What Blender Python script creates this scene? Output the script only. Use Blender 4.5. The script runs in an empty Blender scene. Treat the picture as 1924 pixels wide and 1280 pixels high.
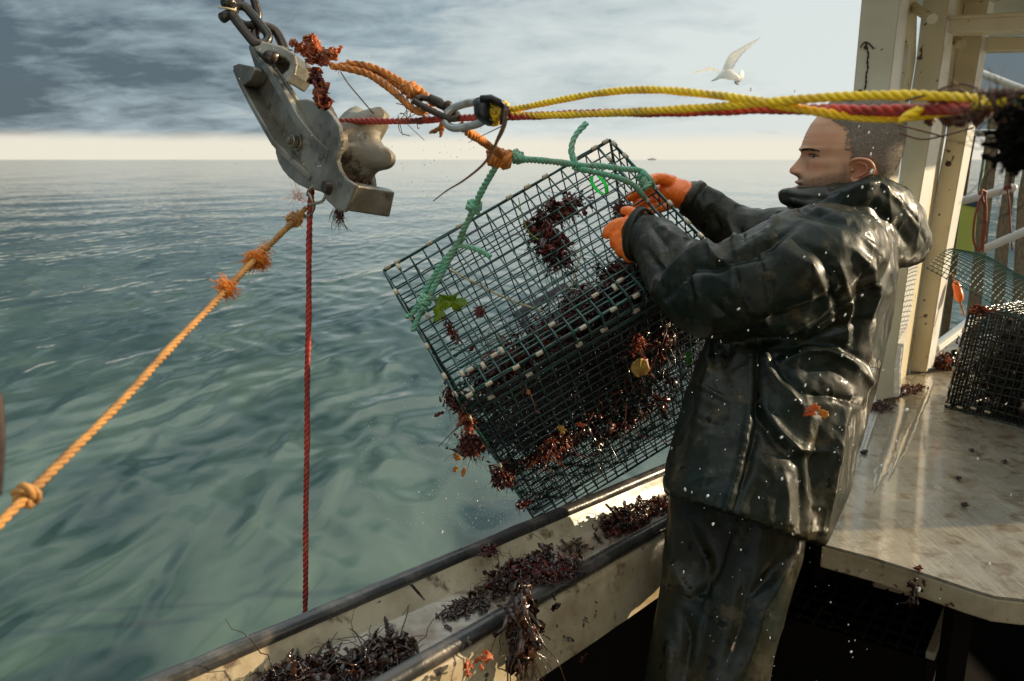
import bpy, math, random
import numpy as np
from mathutils import Vector, noise as mnoise
random.seed(7); RNG = np.random.default_rng(7)
SC = bpy.context.scene; COL = SC.collection
R = math.radians
# ------------------------------------------------------------------ camera
FPX = 1500.0; CAMZ = 1.65; PITCH = math.atan(340/1500)
cp, sp = math.cos(PITCH), math.sin(PITCH)
cam = bpy.data.cameras.new('camera'); camo = bpy.data.objects.new('camera', cam); COL.objects.link(camo)
camo.location = (0, 0, CAMZ); camo.rotation_euler = (math.pi/2-PITCH, 0, 0)
cam.sensor_fit = 'HORIZONTAL'; cam.sensor_width = 36; cam.lens = 36*FPX/1924
cam.clip_start = 0.05; cam.clip_end = 60000
cam.dof.use_dof = True; cam.dof.focus_distance = 1.85; cam.dof.aperture_fstop = 6.3; cam.dof.aperture_blades = 7
SC.camera = camo
# ------------------------------------------------------------------ light and sky
SUN_AZ = Vector((0.985, 0.17)).normalized(); SUN_EL = R(17)
sd = Vector((SUN_AZ.x*math.cos(SUN_EL), SUN_AZ.y*math.cos(SUN_EL), math.sin(SUN_EL)))
sl = bpy.data.lights.new('sun', 'SUN'); sl.energy = 5.0; sl.angle = R(0.6); sl.color = (1.0, 0.82, 0.56)
so = bpy.data.objects.new('sun', sl); COL.objects.link(so)
so.rotation_euler = sd.to_track_quat('Z', 'Y').to_euler(); so.location = (6, 2, 6)
W = bpy.data.worlds.new('World'); SC.world = W; W.use_nodes = True
SC.view_settings.view_transform = 'Standard'; SC.view_settings.look = 'None'
SC.view_settings.exposure = 0.4; SC.view_settings.gamma = 1.0
SC.view_settings.use_curve_mapping = False
SC.cycles.max_bounces = 8; SC.cycles.use_denoising = True
def world():
    nt = W.node_tree; N = nt.nodes; L = nt.links; N.clear()
    out = N.new('ShaderNodeOutputWorld'); bg = N.new('ShaderNodeBackground'); L.new(bg.outputs[0], out.inputs[0])
    bg.inputs[1].default_value = 0.12
    sky = N.new('ShaderNodeTexSky'); sky.sky_type = 'NISHITA'; sky.sun_disc = False
    sky.sun_elevation = SUN_EL; sky.sun_rotation = math.atan2(SUN_AZ.x, SUN_AZ.y)
    sky.air_density = 1.0; sky.dust_density = 2.0
    tc = N.new('ShaderNodeTexCoord'); sep = N.new('ShaderNodeSeparateXYZ'); L.new(tc.outputs['Generated'], sep.inputs[0])
    def M(op, a, b=None, c=None, clamp=False):
        m = N.new('ShaderNodeMath'); m.operation = op; m.use_clamp = clamp
        for i, v in enumerate((a, b, c)):
            if v is None: continue
            if isinstance(v, (int, float)): m.inputs[i].default_value = v
            else: L.new(v, m.inputs[i])
        return m.outputs[0]
    z = M('MAXIMUM', sep.outputs[2], 0.0); zz = M('ADD', z, 0.20)
    cx = M('DIVIDE', sep.outputs[0], zz); cy = M('DIVIDE', sep.outputs[1], zz)
    comb = N.new('ShaderNodeCombineXYZ'); L.new(cx, comb.inputs[0]); L.new(M('MULTIPLY', cy, 1.25), comb.inputs[1])
    def noise(sc, det, ro, dist, off):
        mp = N.new('ShaderNodeMapping'); L.new(comb.outputs[0], mp.inputs[0]); mp.inputs['Location'].default_value = off
        n = N.new('ShaderNodeTexNoise'); L.new(mp.outputs[0], n.inputs['Vector'])
        n.inputs['Scale'].default_value = sc; n.inputs['Detail'].default_value = det
        n.inputs['Roughness'].default_value = ro; n.inputs['Distortion'].default_value = dist
        return n.outputs[0]
    n1 = noise(0.85, 5, 0.5, 0.3, (3.1, 1.7, 0)); n2 = noise(4.2, 9, 0.62, 0.4, (9.2, 4.4, 2))
    v = M('ADD', M('MULTIPLY', n1, 0.66), M('MULTIPLY', n2, 0.42))
    # the cloud deck thins towards the sun, on the right
    v = M('ADD', v, M('MULTIPLY', M('SUBTRACT', sep.outputs[0], -0.08), 0.52))
    v = M('ADD', v, M('MULTIPLY', M('MAXIMUM', M('SUBTRACT', 0.13, z), 0.0), 0.9))
    v = M('ADD', v, M('MINIMUM', M('MULTIPLY', M('MAXIMUM', M('SUBTRACT', z, 0.24), 0.0), 1.1), 0.20))   # thinner cloud overhead
    v = M('SUBTRACT', v, M('MULTIPLY', M('MAXIMUM', M('SUBTRACT', sep.outputs[0], 0.37), 0.0), 4.5))
    ramp = N.new('ShaderNodeValToRGB'); L.new(v, ramp.inputs[0]); e = ramp.color_ramp
    cols = [(0.34, (0.55, 0.80, 1.0)), (0.50, (2.1, 2.65, 2.95)), (0.60, (3.4, 3.85, 3.9)), (0.78, (4.6, 4.95, 4.85))]
    e.elements[0].position = cols[0][0]; e.elements[0].color = (*[c for c in cols[0][1]], 1)
    e.elements[1].position = cols[-1][0]; e.elements[1].color = (*cols[-1][1], 1)
    for p, c in cols[1:-1]:
        el = e.elements.new(p); el.color = (*c, 1)
    mix = N.new('ShaderNodeMix'); mix.data_type = 'RGBA'; mix.inputs[0].default_value = 0.93
    L.new(sky.outputs[0], mix.inputs[6]); L.new(ramp.outputs[0], mix.inputs[7])
    # clear strip under the cloud deck at the horizon
    hn = noise(1.2, 3, 0.5, 0, (0, 7, 0))
    el_ = M('ADD', sep.outputs[2], M('MULTIPLY', M('SUBTRACT', hn, 0.5), 0.012))
    hb = N.new('ShaderNodeMapRange'); hb.interpolation_type = 'SMOOTHSTEP'; L.new(el_, hb.inputs[0])
    hb.inputs[1].default_value = 0.017; hb.inputs[2].default_value = 0.034; hb.inputs[3].default_value = 1; hb.inputs[4].default_value = 0
    hm = N.new('ShaderNodeMix'); hm.data_type = 'RGBA'; L.new(M('MULTIPLY', hb.outputs[0], 0.95), hm.inputs[0])
    L.new(mix.outputs[2], hm.inputs[6]); hm.inputs[7].default_value = (5.5, 5.15, 4.3, 1)
    # an overcast sky grows brighter towards the zenith
    vm = N.new('ShaderNodeVectorMath'); vm.operation = 'SCALE'; L.new(hm.outputs[2], vm.inputs[0])
    L.new(M('ADD', 1.0, M('MULTIPLY', M('MAXIMUM', M('SUBTRACT', sep.outputs[2], 0.22), 0.0), 1.35)), vm.inputs['Scale'])
    L.new(vm.outputs[0], bg.inputs[0])
world()
# ------------------------------------------------------------------ helpers
def P(px, py, d):
    a = (px-962)/FPX; b = (py-640)/FPX
    return np.array([a*d, (cp-b*sp)*d, CAMZ+(-sp-b*cp)*d])
def ray(px, py): return P(px, py, 1.0)-np.array([0, 0, CAMZ])
CAM = np.array([0, 0, CAMZ])
def onplane(px, py, p0, n):
    r = ray(px, py); return CAM + r*(np.dot(np.array(p0)-CAM, n)/np.dot(r, n))
def onz(px, py, z): return onplane(px, py, (0, 0, z), np.array([0, 0, 1.]))
def C(x, y, z): return np.array([x, z*cp-y*sp, CAMZ-z*sp-y*cp])      # camera coords (right, down, forward) to world
def D(x, y, z): return C(x, y, z)-CAM
def proj(V):
    q = V-CAM; z = q[:, 1]*cp-q[:, 2]*sp; y = -q[:, 1]*sp-q[:, 2]*cp
    return 962+FPX*q[:, 0]/z, 640+FPX*y/z
def nrm(v): v = np.asarray(v, float); return v/(np.linalg.norm(v)+1e-12)
def tag(o, label=None, cat=None, group=None, kind=None):
    if label: o['label'] = label
    if cat: o['category'] = cat
    if group: o['group'] = group
    if kind: o['kind'] = kind
    return o
def empty(name, loc=(0, 0, 0)):
    o = bpy.data.objects.new(name, None); COL.objects.link(o); o.location = loc; o.empty_display_size = .1; return o
def parent(o, p):
    if p is not None:
        o.parent = p; o.matrix_parent_inverse = p.matrix_world.inverted() if p.type != 'EMPTY' else __import__('mathutils').Matrix.Translation(-Vector(p.location))
    return o
class MB:
    def __init__(s): s.v = []; s.f = []; s.m = []; s.n = 0
    def add(s, V, F, mi=0):
        s.v.append(np.asarray(V, float).reshape(-1, 3)); s.f += [tuple(int(i)+s.n for i in f) for f in F]; s.m += [mi]*len(F); s.n += len(s.v[-1]); return s
    def verts(s): return np.concatenate(s.v)
    def box(s, c, ax, mi=0):   # centre, three half-extent vectors
        c = np.asarray(c, float); a, b, d = [np.asarray(q, float) for q in ax]
        V = [c+i*a+j*b+k*d for i in (-1, 1) for j in (-1, 1) for k in (-1, 1)]
        if np.dot(np.cross(a, b), d) < 0: V = V[::-1]
        return s.add(V, [(0, 1, 3, 2), (4, 6, 7, 5), (0, 4, 5, 1), (2, 3, 7, 6), (0, 2, 6, 4), (1, 5, 7, 3)], mi)
    def prism(s, poly, n, t, mi=0):   # planar polygon extruded t along n
        p = np.array(poly, float); n = nrm(n); k = len(p)
        nn = sum(np.cross(p[i]-p[0], p[(i+1) % k]-p[0]) for i in range(k))
        if np.dot(nn, n) < 0: p = p[::-1]
        V = np.concatenate([p, p+n*t]); 
        F = [tuple(range(k))[::-1], tuple(range(k, 2*k))]+[(i, (i+1) % k, k+(i+1) % k, k+i) for i in range(k)]
        return s.add(V, F, mi)
    def tube(s, path, r, seg=8, mi=0, closed=False, caps=True):
        p = np.asarray(path, float); n = len(p); r = np.broadcast_to(np.asarray(r, float), (n,))
        if closed: t = np.roll(p, -1, 0)-np.roll(p, 1, 0)
        else: t = np.gradient(p, axis=0)
        t = t/(np.linalg.norm(t, axis=1)[:, None]+1e-12)
        A, B = frames(t)
        if closed:   # spread the twist
            pass
        an = np.linspace(0, 2*np.pi, seg, endpoint=False)
        V = p[:, None]+r[:, None, None]*(np.cos(an)[None, :, None]*A[:, None]+np.sin(an)[None, :, None]*B[:, None])
        V = V.reshape(-1, 3); F = []
        for i in range(n if closed else n-1):
            i2 = (i+1) % n
            for j in range(seg):
                j2 = (j+1) % seg; F.append((i*seg+j, i*seg+j2, i2*seg+j2, i2*seg+j))
        if caps and not closed: F += [tuple(range(seg))[::-1], tuple((n-1)*seg+j for j in range(seg))]
        return s.add(V, F, mi)
    def wire(s, a, b, r, seg=5, mi=0, jit=0.0, k=1):
        a = np.asarray(a, float); b = np.asarray(b, float)
        if jit > 0 and k > 1:
            t = np.linspace(0, 1, k+1)[:, None]; p = a*(1-t)+b*t; p[1:-1] += RNG.normal(0, jit, (k-1, 3))
        else: p = np.array([a, b])
        return s.tube(p, r, seg, mi)
    def sphere(s, c, r, seg=12, rings=8, mi=0, ax=None):
        th = np.linspace(0, np.pi, rings+1)[1:-1]; ph = np.linspace(0, 2*np.pi, seg, endpoint=False)
        U = np.array([[math.sin(t)*math.cos(q), math.sin(t)*math.sin(q), math.cos(t)] for t in th for q in ph]+[[0, 0, 1], [0, 0, -1]])
        if ax is None: ax = np.eye(3)*np.asarray(r, float)
        V = np.asarray(c, float)+U@np.asarray(ax, float); F = []; k = len(th)
        for i in range(k-1):
            for j in range(seg):
                j2 = (j+1) % seg; F.append((i*seg+j, (i+1)*seg+j, (i+1)*seg+j2, i*seg+j2))
        for j in range(seg):
            j2 = (j+1) % seg; F.append((k*seg, j, j2)); F.append((k*seg+1, (k-1)*seg+j2, (k-1)*seg+j))
        return s.add(V, F, mi)
    def loft(s, rings, seg=32, mi=0, caps=True, pw=2.0):
        V = []
        an = np.linspace(0, 2*np.pi, seg, endpoint=False)
        co = np.sign(np.cos(an))*np.abs(np.cos(an))**(2/pw); si = np.sign(np.sin(an))*np.abs(np.sin(an))**(2/pw)
        for c, a, b in rings: V.append(np.asarray(c)+co[:, None]*np.asarray(a)+si[:, None]*np.asarray(b))
        n = len(rings); V = np.concatenate(V); F = []
        for i in range(n-1):
            for j in range(seg):
                j2 = (j+1) % seg; F.append((i*seg+j, i*seg+j2, (i+1)*seg+j2, (i+1)*seg+j))
        if caps: F += [tuple(range(seg))[::-1], tuple((n-1)*seg+j for j in range(seg))]
        return s.add(V, F, mi)
    def mesh(s, name, mats, smooth=True):
        me = bpy.data.meshes.new(name); me.from_pydata(s.verts().tolist(), [], s.f)
        for m in (mats if isinstance(mats, (list, tuple)) else [mats]): me.materials.append(m)
        me.polygons.foreach_set('material_index', s.m)
        me.polygons.foreach_set('use_smooth', [smooth]*len(me.polygons)); me.update()
        return me
    def build(s, name, mats, par=None, smooth=True, bevel=0, angle=None, **tg):
        me = s.mesh(name, mats, smooth); o = bpy.data.objects.new(name, me); COL.objects.link(o)
        if angle is not None: me.set_sharp_from_angle(angle=R(angle))
        if bevel:
            b = o.modifiers.new('bevel', 'BEVEL'); b.width = bevel; b.segments = 2; b.limit_method = 'ANGLE'; b.angle_limit = R(40)
        if par is not None: parent(o, par)
        if tg: tag(o, **tg)
        return o
def frames(t):
    n = len(t); A = np.zeros((n, 3)); up = np.array([0, 0, 1.]) if abs(t[0][2]) < .9 else np.array([1., 0, 0])
    a = up-t[0]*np.dot(up, t[0]); a /= np.linalg.norm(a); A[0] = a
    for i in range(1, n):
        a = a-t[i]*np.dot(a, t[i]); a = a/(np.linalg.norm(a)+1e-12); A[i] = a
    return A, np.cross(t, A)
def spline(pts, step=None, n=None, closed=False):
    p = np.array(pts, float)
    if closed: q = np.concatenate([p[-1:], p, p[:2]])
    else: q = np.concatenate([2*p[:1]-p[1:2], p, 2*p[-1:]-p[-2:-1]])
    out = []
    for i in range(1, len(q)-2):
        t = np.linspace(0, 1, 24, endpoint=False)[:, None]; a, b, c, d = q[i-1], q[i], q[i+1], q[i+2]
        out.append(.5*((2*b)+(-a+c)*t+(2*a-5*b+4*c-d)*t**2+(-a+3*b-3*c+d)*t**3))
    out = np.concatenate(out+[q[-2:-1]])
    L = np.r_[0, np.cumsum(np.linalg.norm(np.diff(out, axis=0), axis=1))]
    if n is None: n = max(2, int(L[-1]/step)+1)
    s = np.linspace(0, L[-1], n)
    return np.stack([np.interp(s, L, out[:, k]) for k in range(3)], 1)
def pts(lst): return [P(*q) for q in lst]
def rope(mb, path, r, pitch=None, mi=0, fleck=None, taper=False):
    pitch = pitch or r*6.2; p = spline(path, step=pitch/9)
    n = len(p); t = np.gradient(p, axis=0); t /= np.linalg.norm(t, axis=1)[:, None]+1e-12
    A, B = frames(t); L = np.r_[0, np.cumsum(np.linalg.norm(np.diff(p, axis=0), axis=1))]
    ss = np.linalg.norm(p[0])*7; rr = r*(1+.07*np.sin(L*41+ss)*np.sin(L*13+2*ss)+.05*np.sin(L*97+ss)); p = p+(.10*r*np.sin(L*23+ss))[:, None]*A+(.10*r*np.sin(L*31+2*ss))[:, None]*B
    if taper: rr = r*np.clip((L[-1]-L)/(3*r)+.35, 0, 1)
    for k in range(3):
        ph = 2*np.pi*(L/pitch+k/3)+.25*np.sin(L*19+ss); c = p+.52*rr[:, None]*(np.cos(ph)[:, None]*A+np.sin(ph)[:, None]*B)
        m0 = len(mb.f); mb.tube(c, .56*rr, 7, mi)
        if fleck is not None and k == 0:
            for i in range(m0, len(mb.f)):
                if ((i-m0)//7) % 61 < 3 and (i-m0) % 7 > 2: mb.m[i] = fleck
    return mb
def knot(mb, c, axis, r, turns=2.2, R2=None, mi=0, ln=None):
    """a rope wrapped round itself: a short coil with a crossing tail"""
    c = np.asarray(c, float); ax = nrm(axis); a = nrm(np.cross(ax, (0.3, .2, 1))); b = np.cross(ax, a)
    R2 = R2 or 1.35*r; ln = ln or 2.2*r*turns*.8
    th = np.linspace(0, 2*np.pi*turns, int(9*turns))
    q = [c+ax*(ln*(t/th[-1]-.5))+R2*(math.cos(t)*a+math.sin(t)*b)*(1+.12*math.sin(3*t)) for t in th]
    q += [c+R2*1.15*a+ax*0, c-ax*ln*.6-R2*.4*b]
    return rope(mb, q, r, mi=mi)
def fuzz(mb, c, n, ln, r=.0004, dirv=None, spread=1.0, mi=0):
    c = np.asarray(c, float)
    for _ in range(n):
        d = nrm(RNG.normal(0, 1, 3)*spread+(0 if dirv is None else np.asarray(dirv)))
        l = ln*RNG.uniform(.5, 1.1); s0 = c+RNG.normal(0, .004, 3); m = s0+d*l*.5+RNG.normal(0, l*.08, 3); e = s0+d*l+RNG.normal(0, l*.15, 3)
        mb.tube(np.array([s0, m, e]), [r, r*.8, r*.3], 3, mi, caps=False)
def weed(mb, c, ext, n, ln=.05, w=.008, mi=(0,), hang=(0, 0, -.3), flat=None, th=.0009, fronds=.22):
    """clump of ruffled seaweed blades with thickness"""
    c = np.asarray(c, float); ext = np.asarray(ext, float)
    if ext.ndim == 0: ext = np.eye(3)*ext
    elif ext.ndim == 1: ext = np.diag(ext)
    for _ in range(n):
        g = RNG.normal(0, .45, 3); p = c+g@ext
        d = nrm(RNG.normal(0, 1, 3)+np.asarray(hang)*1.0); side = nrm(np.cross(d, RNG.normal(0, 1, 3)))
        L = ln*RNG.uniform(.4, 1.2); k = 7; ww = w*RNG.uniform(.5, 1.3); V = []
        if n > 12 and RNG.uniform() < fronds:      # limp branching strings between the blades
            q = [p]; dd = d.copy(); LL = ln*RNG.uniform(1.2, 3.0)
            for _i in range(9):
                dd = nrm(dd+RNG.normal(0, .35, 3)+np.asarray(hang)*.35); q.append(q[-1]+dd*LL/9)
                if flat is not None and q[-1][2] < flat+.002: q[-1][2] = flat+.002; dd[2] = 0
            mb.tube(np.array(q), np.linspace(1, .4, 10)*min(.0016, w*.3), 4, random.choice(mi))
        for i in range(k):
            t = i/(k-1); wd = ww*(0.35+1.3*math.sin(math.pi*min(1, t*.8+.12)))*(1+.4*math.sin(9*t+g[0]*9))
            nn = np.cross(d, side); rf = nn*math.sin(i*2.1+g[1]*7)*ww*.55
            V += [p-side*wd+rf+nn*th, p+side*wd-rf+nn*th, p-side*wd+rf-nn*th, p+side*wd-rf-nn*th]
            d = nrm(d+RNG.normal(0, .33, 3)+np.asarray(hang)*.25); side = nrm(side-d*np.dot(side, d)+RNG.normal(0, .2, 3)); p = p+d*L/k
            if flat is not None and p[2] < flat+.002: p[2] = flat+.002; d[2] = abs(d[2])*.3
        F = []
        for i in range(k-1):
            a = 4*i; b = a+4; F += [(a, b, b+1, a+1), (a+2, a+3, b+3, b+2), (a, a+2, b+2, b), (a+1, b+1, b+3, a+3)]
        F += [(0, 1, 3, 2), (4*k-4, 4*k-2, 4*k-1, 4*k-3)]
        mb.add(V, F, random.choice(mi))
def fbm(V, scale, octv=3, seed=0.0):
    o = np.empty(len(V)); s = seed
    for i, v in enumerate(V*scale): o[i] = mnoise.fractal(Vector((v[0]+s, v[1]-s, v[2]+2*s)), .9, 2.0, octv)
    return o
def remesh(mb, vox, smooth=8, fac=.5):
    """voxel-union of overlapping solids -> (V, quads) as arrays"""
    me = mb.mesh('tmp', []); o = bpy.data.objects.new('tmp', me); COL.objects.link(o)
    r = o.modifiers.new('r', 'REMESH'); r.mode = 'VOXEL'; r.voxel_size = vox; r.use_smooth_shade = True
    if smooth:
        s = o.modifiers.new('s', 'SMOOTH'); s.factor = fac; s.iterations = smooth
    dg = bpy.context.evaluated_depsgraph_get(); dg.update(); ev = o.evaluated_get(dg); m2 = ev.to_mesh()
    V = np.empty(len(m2.vertices)*3); m2.vertices.foreach_get('co', V); V = V.reshape(-1, 3)
    F = [tuple(p.vertices) for p in m2.polygons]; ev.to_mesh_clear()
    bpy.data.objects.remove(o); bpy.data.meshes.remove(me)
    return V, F
def vnormals(V, F):
    N = np.zeros_like(V)
    q = np.array([f if len(f) == 4 else f+(f[-1],) for f in F])
    n = np.cross(V[q[:, 2]]-V[q[:, 0]], V[q[:, 3]]-V[q[:, 1]])
    for k in range(4): np.add.at(N, q[:, k], n)
    return N/(np.linalg.norm(N, axis=1)[:, None]+1e-12)
# ------------------------------------------------------------------ materials
def mat(name, col, rough=.5, metal=0, spec=.5, col2=None, nscale=8, nlo=.4, nhi=.6, bump=0, bscale=40, bdist=.002,
        rvar=0, coat=0, sss=0, spots=None, transl=0, stretch=None, aniso=None, col3=None, n3=20):
    m = bpy.data.materials.new(name); m.use_nodes = True; nt = m.node_tree; N = nt.nodes; L = nt.links
    b = N['Principled BSDF']; b.inputs['Base Color'].default_value = (*col, 1); b.inputs['Roughness'].default_value = rough
    b.inputs['Metallic'].default_value = metal; b.inputs['Specular IOR Level'].default_value = spec
    tc = N.new('ShaderNodeTexCoord'); vec = tc.outputs['Object']
    if stretch:
        mp = N.new('ShaderNodeMapping'); L.new(vec, mp.inputs[0]); mp.inputs['Scale'].default_value = stretch
        if aniso: mp.inputs['Rotation'].default_value = aniso
        vec = mp.outputs[0]
    def nz(sc, det=6, ro=.6):
        n = N.new('ShaderNodeTexNoise'); L.new(vec, n.inputs['Vector']); n.inputs['Scale'].default_value = sc
        n.inputs['Detail'].default_value = det; n.inputs['Roughness'].default_value = ro; return n.outputs[0]
    def mr(x, a, c, lo=0, hi=1):
        r = N.new('ShaderNodeMapRange'); L.new(x, r.inputs[0]); r.inputs[1].default_value = a; r.inputs[2].default_value = c
        r.inputs[3].default_value = lo; r.inputs[4].default_value = hi; return r.outputs[0]
    cur = None
    def mixc(f, c):
        nonlocal cur
        x = N.new('ShaderNodeMix'); x.data_type = 'RGBA'; L.new(f, x.inputs[0])
        if cur is None: x.inputs[6].default_value = (*col, 1)
        else: L.new(cur, x.inputs[6])
        x.inputs[7].default_value = (*c, 1); cur = x.outputs[2]
    if col2: mixc(mr(nz(nscale), nlo, nhi), col2)
    if col3: mixc(mr(nz(n3, 8, .7), .56, .66), col3)
    if spots: mixc(mr(nz(spots[1], 2, .5), spots[2], spots[2]+.03), spots[0])
    if cur is not None: L.new(cur, b.inputs['Base Color'])
    if rvar: L.new(mr(nz(nscale*2.3), .3, .7, max(0.02, rough-rvar), rough+rvar), b.inputs['Roughness'])
    if bump:
        bp = N.new('ShaderNodeBump'); L.new(nz(bscale, 5, .6), bp.inputs['Height']); bp.inputs['Strength'].default_value = bump
        bp.inputs['Distance'].default_value = bdist; L.new(bp.outputs[0], b.inputs['Normal'])
    if coat: b.inputs['Coat Weight'].default_value = coat; b.inputs['Coat Roughness'].default_value = .12
    if sss:
        b.inputs['Subsurface Weight'].default_value = sss; b.inputs['Subsurface Radius'].default_value = (.6, .22, .1); b.inputs['Subsurface Scale'].default_value = .02
    if transl:
        tr = N.new('ShaderNodeBsdfTranslucent'); mx = N.new('ShaderNodeMixShader'); mx.inputs[0].default_value = transl
        if cur is not None: L.new(cur, tr.inputs[0])
        else: tr.inputs[0].default_value = (*col, 1)
        L.new(b.outputs[0], mx.inputs[1]); L.new(tr.outputs[0], mx.inputs[2]); L.new(mx.outputs[0], N['Material Output'].inputs[0])
    return m
M_red = mat('red_rope', (.46, .04, .022), .5, bump=.6, bscale=300, bdist=.0008, col2=(.26, .025, .018), nscale=25, col3=(.45, .12, .06), n3=14)
M_yel = mat('yellow_rope', (1.0, .66, .008), .42, bump=.5, bscale=300, bdist=.0006, col2=(.80, .48, .01), nscale=22, col3=(.42, .28, .03), n3=12)
M_fleck = mat('rope_tracer', (.16, .2, .12), .5)
M_org = mat('orange_rope', (.62, .20, .02), .6, bump=.7, bscale=300, bdist=.0008, col2=(.36, .12, .02), nscale=35, col3=(.10, .05, .02), n3=25)
M_tan = mat('tan_orange_rope', (.46, .22, .055), .65, bump=.9, bscale=300, bdist=.001, col2=(.26, .12, .035), nscale=30)
M_grn = mat('green_rope', (.16, .46, .30), .55, bump=.6, bscale=300, bdist=.0007, col2=(.24, .42, .27), nscale=30, col3=(.16, .2, .1), n3=40)
M_tape = mat('black_tape', (.012, .012, .012), .38, bump=.5, bscale=120)
M_cast = mat('cast_metal', (.27, .25, .20), .36, metal=.5, col2=(.13, .11, .075), nscale=12, nlo=.42, nhi=.62, bump=.35, bscale=70, bdist=.002, rvar=.15, coat=.3, col3=(.05, .04, .03), n3=22)
M_roll = mat('bronze_roller', (.23, .205, .155), .55, metal=.2, col2=(.15, .11, .06), nscale=14, nlo=.42, nhi=.6, bump=.7, bscale=60, bdist=.002, rvar=.15, coat=.12, col3=(.05, .035, .02), n3=24)
M_chain = mat('rusty_black_chain', (.03, .028, .022), .32, metal=.5, col2=(.05, .03, .018), nscale=30, bump=.5, bscale=90, coat=.4)
M_galv = mat('galvanised_link', (.45, .45, .42), .38, metal=.7, col2=(.22, .15, .08), nscale=25, nlo=.55, nhi=.68, bump=.3, bscale=100)
M_steel = mat('worn_steel', (.30, .27, .2), .28, metal=.9, rvar=.1)
M_weedr = mat('red_seaweed', (.24, .045, .028), .3, col2=(.10, .018, .012), nscale=30, transl=.45, coat=.4)
M_weeda = mat('amber_seaweed', (.74, .27, .10), .35, col2=(.50, .12, .05), nscale=30, transl=.5, coat=.3)
M_weedd = mat('dark_seaweed', (.022, .009, .005), .22, col2=(.06, .02, .008), nscale=30, transl=.15, coat=.6)
M_weedp = mat('pink_seaweed', (.34, .10, .07), .45, col2=(.2, .05, .03), nscale=40, transl=.4)
M_leafg = mat('green_sea_lettuce', (.36, .48, .02), .25, col2=(.2, .34, .02), nscale=30, transl=.5, coat=.5)
M_leafy = mat('yellow_brown_leaf', (.55, .33, .07), .5, col2=(.38, .2, .04), nscale=60, transl=.3)
M_twig = mat('dry_brown_stalk', (.10, .045, .02), .6)
M_straw = mat('straw_stalk', (.5, .38, .2), .6)
M_wire = mat('green_coated_wire', (.010, .085, .062), .28, col2=(.006, .035, .028), nscale=30, coat=.5)
M_wired = mat('dark_coated_wire', (.006, .02, .017), .3, coat=.4)
M_clip = mat('bone_clip', (.62, .55, .42), .5, col2=(.45, .36, .24), nscale=90, bump=.3, bscale=200)
M_blk = mat('black_plastic', (.008, .008, .008), .35)
M_net = mat('dark_twine', (.014, .012, .01), .6)
M_tagg = mat('neon_green_tag', (.02, .85, .08), .35, transl=.4)
M_cream = mat('cream_paint', (.70, .63, .46), .45, col2=(.60, .52, .35), nscale=3, nlo=.42, nhi=.6, bump=.18, bscale=110, bdist=.0015, rvar=.1, spots=((.13, .075, .04), 26, .69), coat=.15)
M_white_sunlit = mat('white_and_sunlit_paint', (.78, .77, .72), .35, col2=(.6, .55, .46), nscale=8, nlo=.55, nhi=.7, coat=.2)  # white of the rail pipes; also lightens the post strips as sunlight
M_wood = mat('weathered_wood', (.22, .16, .09), .6, col2=(.12, .085, .045), nscale=10, stretch=(14, 14, 1), bump=.4, bscale=30)
M_rubber = mat('worn_dark_rail', (.055, .052, .048), .3, metal=.4, col2=(.14, .12, .10), nscale=14, nlo=.5, nhi=.65, bump=.4, bscale=60, rvar=.12, coat=.3)
M_grime = mat('grimy_cream_paint', (.48, .40, .26), .36, col2=(.27, .19, .10), nscale=7, nlo=.42, nhi=.68, col3=(.10, .06, .03), n3=16, bump=.3, bscale=60, rvar=.14, coat=.35, spots=((.09, .05, .03), 44, .69))
M_trough = mat('dirty_white_trough', (.46, .41, .34), .34, col2=(.2, .13, .08), nscale=8, nlo=.44, nhi=.62, col3=(.06, .03, .02), n3=12, bump=.3, bscale=50, coat=.4)
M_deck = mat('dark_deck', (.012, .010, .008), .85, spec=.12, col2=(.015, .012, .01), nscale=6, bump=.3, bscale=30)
M_hull = mat('hull_paint', (.05, .07, .09), .35)
M_glove = mat('orange_glove', (1.0, .215, .012), .36, col2=(1.0, .17, .01), nscale=20, bump=.35, bscale=60, sss=.2, coat=.35)
M_drop = mat('water_spray', (.95, .95, .95), .08, spec=.8); M_drop.node_tree.nodes['Principled BSDF'].inputs['Transmission Weight'].default_value = .35
M_lime = mat('lime_plastic', (.62, .68, .16), .5, transl=.35)
M_bird = mat('gull_feathers', (.96, .95, .93), .7, transl=.5)
M_birdg = mat('gull_grey_wing', (.5, .5, .5), .6, transl=.2)
M_far_haze = mat('far_ship', (.75, .7, .7), .8)  # pale colour holds the distance haze over the ship
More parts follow.
